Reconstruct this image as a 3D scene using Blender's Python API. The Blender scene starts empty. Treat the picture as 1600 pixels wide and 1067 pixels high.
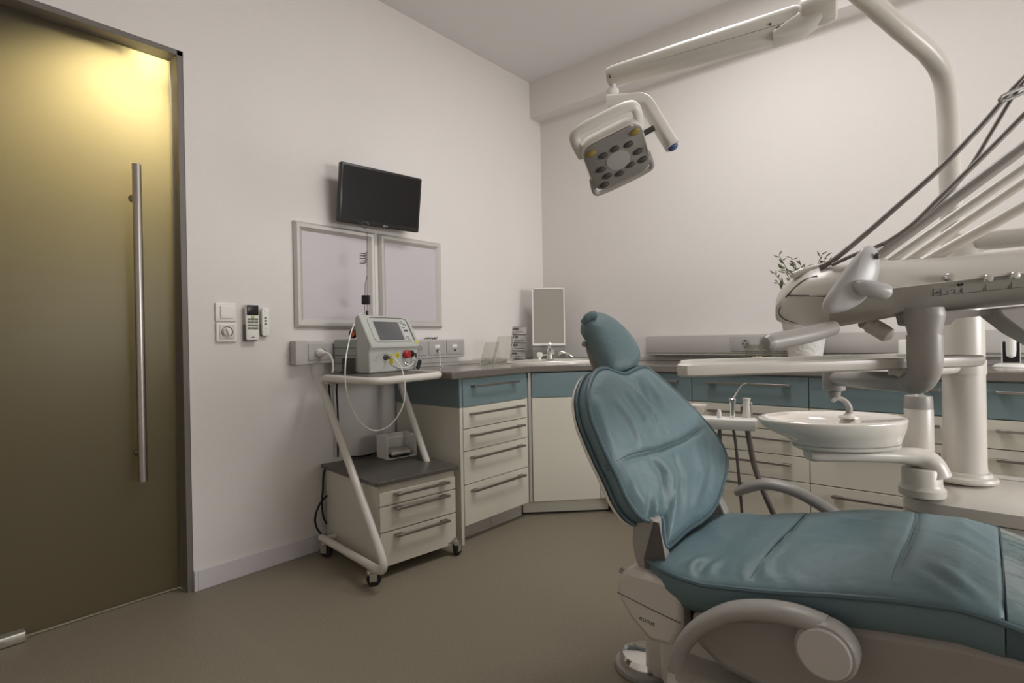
import bpy, bmesh, math, random
from math import sin, cos, pi, radians as rad
from mathutils import Vector as V, Matrix
random.seed(7)
sc = bpy.context.scene
COL = sc.collection

# ------------------------------------------------------------------ camera
F_PX = 855.82
CAM = V((2.438, -3.204, 1.0))
YAW, PITCH, ROLL = 0.708965, -0.00426154, -0.0180935
_f = V((-sin(YAW)*cos(PITCH), cos(YAW)*cos(PITCH), sin(PITCH)))
_r = V((cos(YAW), sin(YAW), 0)); _u = _r.cross(_f)
RIGHT = _r*cos(ROLL) + _u*sin(ROLL); UP = _u*cos(ROLL) - _r*sin(ROLL); FWD = _f
cam_d = bpy.data.cameras.new('camera'); cam = bpy.data.objects.new('camera', cam_d); COL.objects.link(cam)
cam_d.sensor_width = 36; cam_d.lens = F_PX*36/1600; cam_d.clip_start = 0.02
m = Matrix((RIGHT, UP, -FWD)).transposed().to_4x4(); m.translation = CAM
cam.matrix_world = m
sc.camera = cam

def ray(px, py): return FWD + RIGHT*((px-800)/F_PX) - UP*((py-533.5)/F_PX)
def at(px, py, d): return CAM + ray(px, py)*d                      # point of the room seen at a pixel, d metres deep
def at_y(px, py, y): r = ray(px, py); return CAM + r*((y-CAM.y)/r.y)
def at_x(px, py, x): r = ray(px, py); return CAM + r*((x-CAM.x)/r.x)
def at_z(px, py, z): r = ray(px, py); return CAM + r*((z-CAM.z)/r.z)
def at_plane(px, py, p0, n): r = ray(px, py); return CAM + r*((p0-CAM).dot(n)/r.dot(n))

# ------------------------------------------------------------------ mesh builder
def cr(pts, n=8, closed=False):
    """Catmull-Rom curve through points"""
    P = [V(p) for p in pts]; out = []; N = len(P)
    for i in range(N if closed else N-1):
        if closed: a, b, c, d = P[(i-1) % N], P[i], P[(i+1) % N], P[(i+2) % N]
        else: a, b, c, d = P[max(i-1, 0)], P[i], P[i+1], P[min(i+2, N-1)]
        for k in range(n):
            t = k/n
            out.append(0.5*((2*b) + (c-a)*t + (2*a-5*b+4*c-d)*t*t + (3*b-a-3*c+d)*t**3))
    if not closed: out.append(P[-1].copy())
    return out

def fillet(pts, r, n=6):
    """polyline with rounded corners"""
    P = [V(p) for p in pts]; out = [P[0]]
    for i in range(1, len(P)-1):
        a = (P[i-1]-P[i]); b = (P[i+1]-P[i]); rr = min(r, a.length*.48, b.length*.48)
        s = P[i]+a.normalized()*rr; e = P[i]+b.normalized()*rr
        for k in range(n+1):
            t = k/n; out.append(s*(1-t)**2 + P[i]*2*t*(1-t) + e*t*t)
    out.append(P[-1]); return out

def frame_of(d):
    d = d.normalized(); a = V((0, 0, 1)) if abs(d.z) < .9 else V((1, 0, 0))
    x = d.cross(a).normalized(); y = d.cross(x).normalized(); return x, y

class MB:
    def __init__(s): s.v = []; s.f = []; s.m = []; s.cur = 0
    def add(s, vs, fs):
        b = len(s.v); s.v += [V(p) for p in vs]; s.f += [[b+i for i in f] for f in fs]; s.m += [s.cur]*len(fs); return s
    def box(s, x0, x1, y0, y1, z0, z1):
        return s.obox(V(((x0+x1)/2, (y0+y1)/2, (z0+z1)/2)), abs(x1-x0), abs(y1-y0), abs(z1-z0))
    def obox(s, c, lx, ly, lz, ex=V((1, 0, 0)), ey=V((0, 1, 0)), ez=V((0, 0, 1))):
        c = V(c); vs = [c+ex*(lx/2*i)+ey*(ly/2*j)+ez*(lz/2*k) for i in (-1, 1) for j in (-1, 1) for k in (-1, 1)]
        return s.add(vs, [(0, 1, 3, 2), (4, 6, 7, 5), (0, 4, 5, 1), (2, 3, 7, 6), (0, 2, 6, 4), (1, 5, 7, 3)])
    def loft(s, rings, caps=True, loop=False):
        n = len(rings[0]); vs = [p for r in rings for p in r]; fs = []
        R = len(rings)
        for i in range(R if loop else R-1):
            for j in range(n):
                a, b = i*n+j, i*n+(j+1) % n; c, d = ((i+1) % R)*n+(j+1) % n, ((i+1) % R)*n+j
                fs.append((a, b, c, d))
        if caps and not loop: fs += [tuple(reversed(range(n))), tuple(range((R-1)*n, R*n))]
        return s.add(vs, fs)
    def tube(s, pts, r, n=12, closed=False, flat=1.0, up=None):
        P = [V(p) for p in pts]; N = len(P)
        rr = r if isinstance(r, (list, tuple)) else [r]*N
        rings = []; prev = None
        for i in range(N):
            if closed: d = P[(i+1) % N]-P[i-1]
            else: d = P[min(i+1, N-1)]-P[max(i-1, 0)]
            d.normalize()
            if up is not None:
                x = V(up) - d*d.dot(V(up)); x.normalize(); y = d.cross(x)
            elif prev is None: x, y = frame_of(d)
            else:
                x = prev - d*prev.dot(d); x.normalize(); y = d.cross(x)
            prev = x
            rings.append([P[i]+x*(rr[i]*cos(2*pi*k/n))+y*(rr[i]*flat*sin(2*pi*k/n)) for k in range(n)])
        return s.loft(rings, True, closed)
    def cyl(s, a, b, r, r2=None, n=20): return s.tube([a, b], [r, r if r2 is None else r2], n)
    def lathe(s, prof, c=(0, 0, 0), ax=V((0, 0, 1)), n=28, sx=1, sy=1, x=None):
        ax = V(ax).normalized(); c = V(c)
        if x is None: x, y = frame_of(ax)
        else: x = V(x); y = ax.cross(x)
        rings = [[c+ax*z+x*(r*sx*cos(2*pi*k/n))+y*(r*sy*sin(2*pi*k/n)) for k in range(n)] for r, z in prof]
        return s.loft(rings)
    def ball(s, c, r, n=16, sz=1, ax=V((0, 0, 1))):
        k = n//2; return s.lathe([(max(r*sin(pi*i/k), 1e-5), -r*sz*cos(pi*i/k)) for i in range(k+1)], c, ax, n)
    def prism(s, poly, mp, w0, w1):
        return s.loft([[mp(u, v, w0) for u, v in poly], [mp(u, v, w1) for u, v in poly]])
    def rbox(s, c, lx, ly, lz, r, ex=V((1, 0, 0)), ey=V((0, 1, 0)), ez=V((0, 0, 1)), e=None, n=5):
        """box with rounded vertical corners (radius r) and a small edge chamfer e"""
        c = V(c); e = min(r, lz*.3) if e is None else e
        def ring(ins, z):
            o = []
            for sx, sy, a0 in ((1, 1, 0), (-1, 1, 90), (-1, -1, 180), (1, -1, 270)):
                for k in range(n+1):
                    a = rad(a0+90*k/n); q = max(r-ins, 1e-4)
                    o.append(c+ex*(sx*(lx/2-r)+q*cos(a))+ey*(sy*(ly/2-r)+q*sin(a))+ez*z)
            return o
        h = lz/2
        return s.loft([ring(e, -h), ring(e*.3, -h+e*.3), ring(0, -h+e), ring(0, h-e), ring(e*.3, h-e*.3), ring(e, h)])

ORG = {}
def link(o, parent=None):
    COL.objects.link(o)
    if parent is not None: o.parent = parent
    return o
def obj(name, mb, mats, parent=None, bev=0, sub=0, ang=38, smooth=True, org=None, kind=None):
    o0 = ORG[parent.name] if parent is not None else (V(org) if org is not None else V((0, 0, 0)))
    me = bpy.data.meshes.new(name)
    me.from_pydata([p-o0 for p in mb.v], [], mb.f)
    mats = mats if isinstance(mats, (list, tuple)) else [mats]
    for mt in mats: me.materials.append(mt)
    if len(mats) > 1: me.polygons.foreach_set('material_index', mb.m)
    bm = bmesh.new(); bm.from_mesh(me); bmesh.ops.recalc_face_normals(bm, faces=bm.faces); bm.to_mesh(me); bm.free()
    if smooth:
        me.polygons.foreach_set('use_smooth', [True]*len(me.polygons))
        if not sub: me.set_sharp_from_angle(angle=rad(ang))
    o = bpy.data.objects.new(name, me); link(o, parent)
    ORG[o.name] = o0
    if parent is None: o.location = o0
    if bev:
        b = o.modifiers.new('bevel', 'BEVEL'); b.width = bev; b.segments = 2; b.limit_method = 'ANGLE'; b.angle_limit = rad(40); b.harden_normals = False
    if sub:
        b = o.modifiers.new('subd', 'SUBSURF'); b.levels = sub; b.render_levels = sub
    if kind: o['kind'] = kind
    return o
def thing(name, label, cat, loc, group=None):
    o = bpy.data.objects.new(name, None); o.empty_display_size = .05; link(o); o.location = V(loc); ORG[o.name] = V(loc)
    return tag(o, label, cat, group)
def tag(o, label, cat, group=None):
    o['label'] = label; o['category'] = cat
    if group: o['group'] = group
    return o
def struct(name, mb, mat, parent=None, **k):
    return obj(name, mb, mat, parent, kind=None if parent else 'structure', **k)
def text(name, s, size, mat, parent, c, ex, ey, depth=.0006, org=None):
    cu = bpy.data.curves.new(name+'_c', 'FONT'); cu.body = s; cu.size = size; cu.align_x = 'CENTER'; cu.align_y = 'CENTER'; cu.extrude = depth/2; cu.resolution_u = 3
    t = bpy.data.objects.new(name+'_t', cu); COL.objects.link(t)
    dg = bpy.context.evaluated_depsgraph_get(); me = bpy.data.meshes.new_from_object(t.evaluated_get(dg))
    bpy.data.objects.remove(t)
    ex = V(ex).normalized(); ey = V(ey).normalized(); ez = ex.cross(ey)
    mb = MB(); mb.add([V(c)+ex*p.co.x+ey*p.co.y+ez*p.co.z for p in me.vertices], [list(p.vertices) for p in me.polygons])
    return obj(name, mb, mat, parent, smooth=False, org=org)

# ------------------------------------------------------------------ materials
def srgb(r, g, b):
    def c(x): x /= 255; return x/12.92 if x <= .04045 else ((x+.055)/1.055)**2.4
    return (c(r), c(g), c(b), 1)
def mat(name, rgb, rough=.5, metal=0, noise=None, bump=None, coat=0, spec=None, emit=None, trans=0, ior=None):
    mt = bpy.data.materials.new(name); mt.use_nodes = True; nt = mt.node_tree; b = nt.nodes['Principled BSDF']
    b.inputs['Base Color'].default_value = srgb(*rgb); b.inputs['Roughness'].default_value = rough; b.inputs['Metallic'].default_value = metal
    if coat: b.inputs['Coat Weight'].default_value = coat; b.inputs['Coat Roughness'].default_value = .08
    if spec is not None: b.inputs['Specular IOR Level'].default_value = spec
    if trans: b.inputs['Transmission Weight'].default_value = trans
    if ior: b.inputs['IOR'].default_value = ior
    if emit: b.inputs['Emission Color'].default_value = srgb(*rgb); b.inputs['Emission Strength'].default_value = emit
    tc = nt.nodes.new('ShaderNodeTexCoord')
    if noise:
        scale, amt = noise
        n = nt.nodes.new('ShaderNodeTexNoise'); n.inputs['Scale'].default_value = scale; n.inputs['Detail'].default_value = 6
        nt.links.new(tc.outputs['Object'], n.inputs['Vector'])
        r = nt.nodes.new('ShaderNodeValToRGB'); cc = srgb(*rgb)
        r.color_ramp.elements[0].position = .3; r.color_ramp.elements[1].position = .7
        r.color_ramp.elements[0].color = tuple(x*(1-amt) for x in cc[:3])+(1,); r.color_ramp.elements[1].color = tuple(min(1, x*(1+amt)) for x in cc[:3])+(1,)
        nt.links.new(n.outputs['Fac'], r.inputs['Fac']); nt.links.new(r.outputs['Color'], b.inputs['Base Color'])
    if bump:
        last = None
        for scale, dist, detail in bump:
            n = nt.nodes.new('ShaderNodeTexNoise'); n.inputs['Scale'].default_value = scale; n.inputs['Detail'].default_value = detail
            nt.links.new(tc.outputs['Object'], n.inputs['Vector'])
            bp = nt.nodes.new('ShaderNodeBump'); bp.inputs['Distance'].default_value = dist; bp.inputs['Strength'].default_value = 1
            nt.links.new(n.outputs['Fac'], bp.inputs['Height'])
            if last: nt.links.new(last.outputs['Normal'], bp.inputs['Normal'])
            last = bp
        nt.links.new(last.outputs['Normal'], b.inputs['Normal'])
    return mt
M = {}
M['wall'] = mat('wall_paint', (226, 221, 217), .75, bump=[(220, .0006, 3)], spec=.2)
M['ceil'] = mat('ceiling_paint', (228, 225, 223), .85, spec=.1)
M['floor'] = mat('vinyl_floor', (136, 127, 111), .5, noise=(160, .13), bump=[(300, .0004, 2)], spec=.3)
M['base'] = mat('skirting_white', (212, 208, 212), .45)
M['white'] = mat('white_plastic', (216, 212, 204), .32)
M['bright'] = mat('bright_white', (232, 230, 224), .35)
M['warm'] = mat('unit_plastic', (206, 201, 192), .3)
M['greyp'] = mat('grey_plastic', (158, 154, 149), .38)
M["carrier"] = mat("carrier_grey", (150, 145, 138), .4)
M['dgrey'] = mat('dark_grey_plastic', (92, 88, 85), .45)
M['hose'] = mat('hose_rubber', (112, 104, 98), .5)
M['black'] = mat('black_plastic', (24, 22, 23), .4)
M['rubber'] = mat('black_rubber', (26, 25, 26), .7)
M['lam'] = mat('white_laminate', (208, 204, 190), .35)
M['bluelam'] = mat('blue_laminate', (112, 131, 134), .35)
M['ctop'] = mat('counter_laminate', (112, 106, 100), .16, noise=(240, .12), coat=.3)
M['toe'] = mat('toe_kick', (172, 167, 160), .4)
M['steel'] = mat('brushed_steel', (176, 170, 164), .32, 1)
M['handle'] = mat('satin_nickel', (150, 146, 141), .36, 1)
M['chrome'] = mat('chrome', (225, 224, 222), .08, 1)
M['alu'] = mat('aluminium', (200, 197, 192), .38, .45)
M['board'] = mat('board_sheet', (200, 194, 198), .35)
M['trunk'] = mat('trunking', (184, 180, 175), .4)
M['socket'] = mat('socket_plate', (170, 166, 163), .35)
M['screen'] = mat('screen_black', (16, 13, 13), .3, spec=.25)
M['bezel'] = mat('bezel_black', (20, 17, 18), .3)
M['vinyl'] = mat('blue_vinyl', (101, 124, 130), .42, bump=[(900, .0004, 2), (9, .010, 3)], spec=.5)
M['piping'] = mat('blue_piping', (78, 100, 107), .45)
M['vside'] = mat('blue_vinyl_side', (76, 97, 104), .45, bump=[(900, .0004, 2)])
M['cover'] = mat('clear_foot_cover', (92, 118, 122), .15, bump=[(14, .01, 3)], coat=.6)
M['laser'] = mat('laser_grey', (186, 188, 182), .38)
M['laserd'] = mat('laser_grey_green', (154, 160, 153), .42)
M['lcd'] = mat('lcd_grey', (92, 92, 96), .2)
M['red'] = mat('red_plastic', (168, 40, 44), .35)
M['yellow'] = mat('yellow_label', (205, 190, 45), .5)
M['orange'] = mat('orange_lens', (190, 90, 40), .2)
M['blue'] = mat('blue_cap', (66, 80, 124), .4)
M['mirror'] = mat('grey_glass', (152, 147, 137), .5)
M['dlam'] = mat('dark_laminate', (88, 84, 78), .35, noise=(240, .1))
M['porcelain'] = mat('porcelain', (226, 220, 210), .12, coat=.5)
M['pot'] = mat('white_pot', (226, 224, 219), .6, bump=[(60, .004, 2)])
M['leaf'] = mat('olive_leaf', (88, 96, 66), .5, noise=(30, .3))
M['stem'] = mat('plant_stem', (90, 80, 60), .7)
M['soil'] = mat('soil', (60, 48, 38), .9)
M['paper'] = mat('paper_print', (176, 172, 166), .6, noise=(14, .45))
M['cotton'] = mat('cotton', (236, 232, 220), .9)
M['pellet'] = mat('cotton_pellet', (226, 216, 170), .9)
M['lens'] = mat('led_lens', (64, 60, 56), .12, coat=.5)
M['ledy'] = mat('led_amber', (140, 122, 62), .2)
M['lens_panel'] = mat('light_face', (128, 124, 118), .25, coat=.4)
M['corr'] = mat('corridor_paint', (190, 180, 150), .8)
def glass_mat(name, tint, gl=.12):
    mt = bpy.data.materials.new(name); mt.use_nodes = True; nt = mt.node_tree; nt.nodes.clear()
    o = nt.nodes.new('ShaderNodeOutputMaterial'); mx = nt.nodes.new('ShaderNodeMixShader'); t = nt.nodes.new('ShaderNodeBsdfTransparent'); g = nt.nodes.new('ShaderNodeBsdfGlossy')
    lw = nt.nodes.new('ShaderNodeLayerWeight'); lw.inputs['Blend'].default_value = .35
    fr = nt.nodes.new('ShaderNodeMath'); fr.operation = 'MULTIPLY_ADD'; fr.inputs[1].default_value = .22; fr.inputs[2].default_value = .03; nt.links.new(lw.outputs['Facing'], fr.inputs[0])
    t.inputs['Color'].default_value = srgb(*tint); g.inputs['Roughness'].default_value = .03
    nt.links.new(fr.outputs[0], mx.inputs[0]); nt.links.new(t.outputs[0], mx.inputs[1]); nt.links.new(g.outputs[0], mx.inputs[2]); nt.links.new(mx.outputs[0], o.inputs[0])
    return mt
M['acryl'] = glass_mat('clear_acrylic', (246, 246, 243))
def frosted():
    mt = bpy.data.materials.new('frosted_glass'); mt.use_nodes = True; nt = mt.node_tree; nt.nodes.clear()
    o = nt.nodes.new('ShaderNodeOutputMaterial'); tr = nt.nodes.new('ShaderNodeBsdfTranslucent'); df = nt.nodes.new('ShaderNodeBsdfDiffuse'); gl = nt.nodes.new('ShaderNodeBsdfGlossy')
    tr.inputs['Color'].default_value = srgb(214, 206, 178); df.inputs['Color'].default_value = srgb(84, 79, 70)
    gl.inputs['Roughness'].default_value = .32; gl.inputs['Color'].default_value = srgb(200, 200, 195)
    a = nt.nodes.new('ShaderNodeMixShader'); a.inputs[0].default_value = .5; nt.links.new(tr.outputs[0], a.inputs[1]); nt.links.new(df.outputs[0], a.inputs[2])
    b = nt.nodes.new('ShaderNodeMixShader'); fr = nt.nodes.new('ShaderNodeFresnel'); fr.inputs['IOR'].default_value = 1.4
    nt.links.new(fr.outputs[0], b.inputs[0]); nt.links.new(a.outputs[0], b.inputs[1]); nt.links.new(gl.outputs[0], b.inputs[2]); nt.links.new(b.outputs[0], o.inputs[0])
    return mt
M['frost'] = frosted()

# ------------------------------------------------------------------ the room
XR, YF, ZC = 5.4, -4.4, 2.83
DY0, DY1, DZ = -3.55, -2.372, 2.185           # door opening in the left wall
struct('floor', MB().box(-1.6, XR+.1, YF-.1, .1, -.1, 0), M['floor'])
struct('ceiling', MB().box(-1.6, XR+.1, YF-.1, .1, ZC, ZC+.1), M['ceil'])
w = MB().box(-.14, 0, DY1, .1, 0, ZC).box(-.14, 0, YF-.1, DY0, 0, ZC).box(-.14, 0, DY0, DY1, DZ, ZC)
struct('wall_left', w, M['wall'])
struct('wall_back', MB().box(0, XR+.1, 0, .1, 0, ZC), M['wall'])
struct('wall_right', MB().box(XR, XR+.1, YF-.1, 0, 0, ZC), M['wall'])
struct('wall_front', MB().box(0, XR, YF-.1, YF, 0, ZC), M['wall'])
struct('trim_1', MB().box(0, XR, -.122, 0, 2.577, ZC), M['wall'])            # boxed beam along the back wall
struct('wall_corridor', MB().box(-1.7, -1.6, YF-.1, .1, 0, ZC), M['corr'])
b = MB().box(0, .013, DY1+.012, -.2, 0, .083)
b.box(-.06, .013, DY1-.001, DY1+.012, 0, .083)
struct('baseboard_left', b, M['base'], bev=.002)
# door: lining, frosted glass leaf, pull handle, floor patch fitting
fr = MB().box(-.14, -.002, DY1-.022, DY1, 0, DZ).box(-.14, -.002, DY0, DY1, DZ-.02, DZ)
struct('trim_2', fr, mat('door_lining', (112, 106, 100), .5), bev=.001)
door = bpy.data.objects.new('door_1', None); link(door); door.location = V((-.08, DY1-.03, 0)); ORG[door.name] = V(door.location); door['kind'] = 'structure'
door['label'] = 'frosted glass door leaf lit warm from the corridor, at the left of the room'
obj('glass_panel', MB().box(-.086, -.074, DY0+.01, DY1-.0245, .007, DZ-.0215), M['frost'], door, bev=.0015)
obj('glass_edge', MB().box(-.0865, -.0735, DY0+.01, DY1-.029, .0055, .0105), mat('glass_edge_green', (136, 136, 120), .4), door)
hb = MB().cyl((-.022, -2.535, .478), (-.022, -2.535, 1.698), .0155, n=24)
hd = obj('pull_handle', hb, M['steel'], door)
st = MB()
for z in (.585, 1.575): st.cyl((-.075, -2.535, z), (-.022, -2.535, z), .010, n=16).cyl((-.075, -2.535, z), (-.068, -2.535, z), .016, n=16)
obj('handle_standoff', st, M['steel'], hd)
pf = MB().rbox((-.062, -2.98, .02), .045, .20, .034, .004)
obj('patch_fitting', pf, mat('patch_metal', (176, 172, 160), .35, .6), door)
obj('patch_screw', MB().cyl((-.041, -2.94, .02), (-.0385, -2.94, .02), .006, n=12), M['steel'], door)

# ------------------------------------------------------------------ left wall fittings
def wallbox(mb, y0, y1, z0, z1, d, x0=0, r=.004): return mb.rbox((x0+d/2, (y0+y1)/2, (z0+z1)/2), y1-y0, z1-z0, d, r, V((0, 1, 0)), V((0, 0, 1)), V((1, 0, 0)), e=.003)
EY, EZ, EX = V((0, 1, 0)), V((0, 0, 1)), V((1, 0, 0))
t = thing('light_switch', 'white rocker light switch plate on the wall above the round dimmer', 'light switch', (0, -2.229, 1.136))
obj('plate', wallbox(MB(), -2.271, -2.187, 1.097, 1.176, .009), M['bright'], t)
obj('rocker', wallbox(MB(), -2.253, -2.198, 1.109, 1.162, .006, .008), M['bright'], t)
t = thing('dimmer_switch', 'white wall thermostat dial with round knob just under the rocker switch', 'dimmer', (0, -2.227, 1.05))
obj('plate', wallbox(MB(), -2.270, -2.186, 1.010, 1.0925, .011), M['bright'], t)
obj('inner_plate', wallbox(MB(), -2.257, -2.198, 1.023, 1.082, .003, .010), M['white'], t)
dl = MB()
dl.tube([V((.0135, -2.2275+.022*cos(a), 1.0525+.022*sin(a))) for a in [rad(x) for x in range(-50, 231, 14)]], .0016, 6)
obj('dial_ring', dl, M['dgrey'], t)
kb = MB().lathe([(.017, 0), (.0165, .007), (.015, .008)], (.0125, -2.2275, 1.0525), EX)
kn = obj('knob', kb, M['bright'], t)
obj('knob_grip', MB().obox((.023, -2.2275, 1.0525), .012, .008, .030, EX, (EY*cos(.35)+EZ*sin(.35)), (EZ*cos(.35)-EY*sin(.35))), M['bright'], kn, bev=.002)
t = thing('air_conditioner_remote', 'larger remote control with dark display in a wall holder beside the light switch', 'remote control', (0, -2.13, 1.02))
obj('holder', wallbox(MB(), -2.158, -2.103, 1.012, 1.085, .022, 0, .006), M['dgrey'], t)
bd = obj('body', wallbox(MB(), -2.155, -2.1, 1.016, 1.172, .018, .012, .007), M['bright'], t)
obj('display', wallbox(MB(), -2.152, -2.103, 1.125, 1.169, .002, .0295, .003), M['bezel'], bd)
kb = MB()
for i in range(4):
    for j in range(3): wallbox(kb, -2.149+j*.016, -2.137+j*.016, 1.103-i*.013, 1.111-i*.013, .0025, .0295, .001)
obj('keypad', kb, [mat('remote_keys', (120, 122, 104), .5)], bd)
obj('power_key', wallbox(MB(), -2.133, -2.121, 1.112, 1.121, .0025, .0295, .001), mat('remote_key_yellow', (196, 196, 90), .5), bd)
obj('maker_mark', MB().lathe([(.0001, 0), (.007, 0), (.007, .0006), (.0001, .0006)], (.03, -2.1275, 1.029), EX, sx=1, sy=.35, x=EY), M['dgrey'], bd)
t = thing('small_remote', 'slim white remote with round buttons, right of the larger wall remote', 'remote control', (0, -2.066, 1.03))
obj('holder', wallbox(MB(), -2.083, -2.05, 1.033, 1.09, .014, 0, .005), M['dgrey'], t)
bd = obj('body', wallbox(MB(), -2.083, -2.049, 1.034, 1.16, .012, .01, .010), M['bright'], t)
for z, r in ((1.150, .006), (1.114, .0045), (1.101, .0048), (1.088, .0045), (1.068, .002)): obj('round_button', MB().cyl((.021, -2.066, z), (.0235, -2.066, z), r, n=14), M['dgrey'] if z < 1.14 else M['alu'], bd)

# framed boards
def board(y0, y1, z0, z1, label):
    t = thing('wall_frame', label, 'picture frame', (0, (y0+y1)/2, z0), 'aluminium snap frames on the left wall')
    w = .041
    f = MB()
    sect = [(0, 0), (0, .012), (w*.25, .022), (w*.6, .020), (w, .009), (w, 0)]     # (inset, height off wall)
    rings = []
    for (cy, cz, sy, sz) in ((y0, z0, 1, 1), (y1, z0, -1, 1), (y1, z1, -1, -1), (y0, z1, 1, -1)):
        rings.append([V((h, cy+sy*i, cz+sz*i)) for i, h in sect])
    f.loft(rings, loop=True)
    obj('frame', f, M['alu'], t, ang=25)
    obj('sheet', MB().box(.002, .008, y0+w-.002, y1-w+.002, z0+w-.002, z1-w+.002), M['board'], t)
board(-1.922, -1.474, 1.072, 1.572, 'empty silver framed board on the wall, the left one behind the laser')
board(-1.447, -1.009, 1.074, 1.574, 'empty silver framed board on the wall, the right one under the monitor corner')

# monitor
mc = V((.118, -1.497, 1.728)); my = V((.035, .465, 0.004)).normalized(); mz = (V((.045, 0, .283)) - my*(V((.045, 0, .283)).dot(my))).normalized(); mx = my.cross(mz)
t = thing('monitor', 'black flat screen monitor switched off, bracketed high above the silver frames', 'monitor', (.0, -1.497, 1.728))
W, H = .468, .286
obj('casing', MB().rbox(mc-mx*.014, W, H, .03, .008, my, mz, mx, e=.003), M['bezel'], t)
obj('screen', MB().obox(mc+mx*.0008+mz*.006, W-.024, H-.036, .003, my, mz, mx), M['screen'], t)
bk = MB().rbox(mc-mx*.035, W*.6, H*.55, .03, .02, my, mz, mx)
obj('back_housing', bk, M['bezel'], t)
br = MB().box(0, .012, -1.55, -1.45, 1.66, 1.78).tube([(.01, -1.497, 1.72), (.06, -1.497, 1.722)], .018)
obj('bracket', br, M['black'], t)
lg = mat('logo_grey', (205, 203, 203), .5)
cc = mc+mx*.0015-mz*(H/2-.009)+my*.03
rg = MB(); rg.tube([cc-my*.010+(my*cos(a)+mz*sin(a))*.005 for a in [2*pi*k/16 for k in range(16)]], .0009, 6, closed=True)
rg.obox(cc-my*.010, .0012, .006, .0008, my, mz, mx).obox(cc-my*.0085-mz*.002, .004, .0012, .0008, my, mz, mx)
obj('logo', rg, lg, t)
text('logo_lettering', 'LG', .011, lg, t, cc+my*.004, my, mz)

# power trunking on the left wall
t = thing('power_trunking', 'grey power trunking with sockets on the left wall behind the laser', 'socket strip', (0, -1.41, .9))
obj('channel', MB().rbox((.028, -1.408, .954), 1.078, .106, .056, .012, EY, EZ, EX, e=.004), M['trunk'], t)
obj('end_cap', MB().rbox((.029, -1.920, .954), .056, .112, .058, .006, EY, EZ, EX, e=.003), M['trunk'], t)
for y0, y1 in ((-1.887, -1.747), (-1.285, -1.165), (-1.155, -1.03), (-1.02, -.89)):
    s = obj('socket_plate', MB().rbox((.058, (y0+y1)/2, .956), y1-y0, .078, .006, .004, EY, EZ, EX, e=.002), M['socket'], t)
    c = V((.061, (y0+y1)/2, .953))
    if y0 < -1.2:
        obj('socket_hole', MB().lathe([(.0215, 0), (.0215, .0016), (.019, .0016), (.0185, .0004), (.0001, .0004)], c, EX), M['greyp'], s)
        obj('contact', MB().cyl(c-EY*.009, c-EY*.009+EX*.0012, .003, n=10).cyl(c+EY*.009, c+EY*.009+EX*.0012, .003, n=10), M['black'], s)
    else:
        obj('socket_hole', MB().obox(c-EZ*.012, .014, .012, .002, EY, EZ, EX), M['black'], s)
        obj('label_tag', MB().obox(c+EZ*.014, .036, .018, .0015, EY, EZ, EX), M['bright'], s)
t = thing('power_plug', 'white plug with its lead in the left trunking, behind the laser', 'plug', (.064, -1.835, .955))
pc = V((.062, -1.835, .953))
obj('plug_body', MB().lathe([(.019, 0), (.02, .012), (.016, .022), (.009, .042), (.006, .05)], pc, EX), M['bright'], t)
obj('lead', MB().tube(cr([pc+EX*.045, pc+V((.068, .012, -.008)), pc+V((.078, .022, -.035)), pc+V((.08, .024, -.07)), pc+V((.078, .022, -.092))], 6), .0055, 8), M['white'], t)
t = thing('cable_clip', 'tiny black tangle of clips lying on top of the left trunking', 'clip', (.04, -1.13, 1.007))
cb = MB()
for i in range(5): cb.tube([(.03+.006*i, -1.16+.014*i, 1.010), (.035+.004*i, -1.148+.016*i, 1.018), (.04, -1.14+.014*i, 1.010)], .003, 6)
obj('clip_body', cb, M['black'], t)
t = thing('network_lead', 'thin pale lead dropping from the trunking outlet to the worktop', 'cable', (.06, -1.09, .86))
obj('lead', MB().tube(fillet([(.063, -1.0925, .938), (.078, -1.0925, .938), (.085, -1.0925, .853), (.12, -1.11, .8535)], .01), .0028, 6), M['bright'], t)

# ------------------------------------------------------------------ base cabinets and worktop
CT, CB = .85, .812     # worktop top and underside
def handle(name, par, a, b, out, z, mt=None):
    """bar pull between a and b (2D points on the front), standing off along out"""
    a = V((a[0], a[1], z)); b = V((b[0], b[1], z)); out = V((out[0], out[1], 0)); d = (b-a).normalized()
    h = MB().obox((a+b)/2+out*.030, (b-a).length, .009, .011, d, out, EZ)
    for p in (a+d*.02, b-d*.02): h.obox(p+out*.015, .036, .030, .007, d, out, EZ)
    return obj('handle', h, M['handle'], par, bev=.0012)
def drawer(par, a, b, out, z0, z1, mt, hz=None, hl=None, name='drawer'):
    g = .0018; a3 = V((a[0], a[1], 0)); b3 = V((b[0], b[1], 0)); o = V((out[0], out[1], 0)); d = (b3-a3).normalized(); L = (b3-a3).length
    c = (a3+b3)/2 - o*.009 + EZ*(z0+z1)/2
    dr = obj(name, MB().obox(c, L-2*g, .018, z1-z0-2*g, d, o, EZ), mt, par, bev=.0012)
    if hz:
        s0, s1 = hl; p = a3+d*(L*s0); q = a3+d*(L*s1)
        handle('handle', dr, (p.x, p.y), (q.x, q.y), (out[0], out[1]), hz)
    return dr
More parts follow.
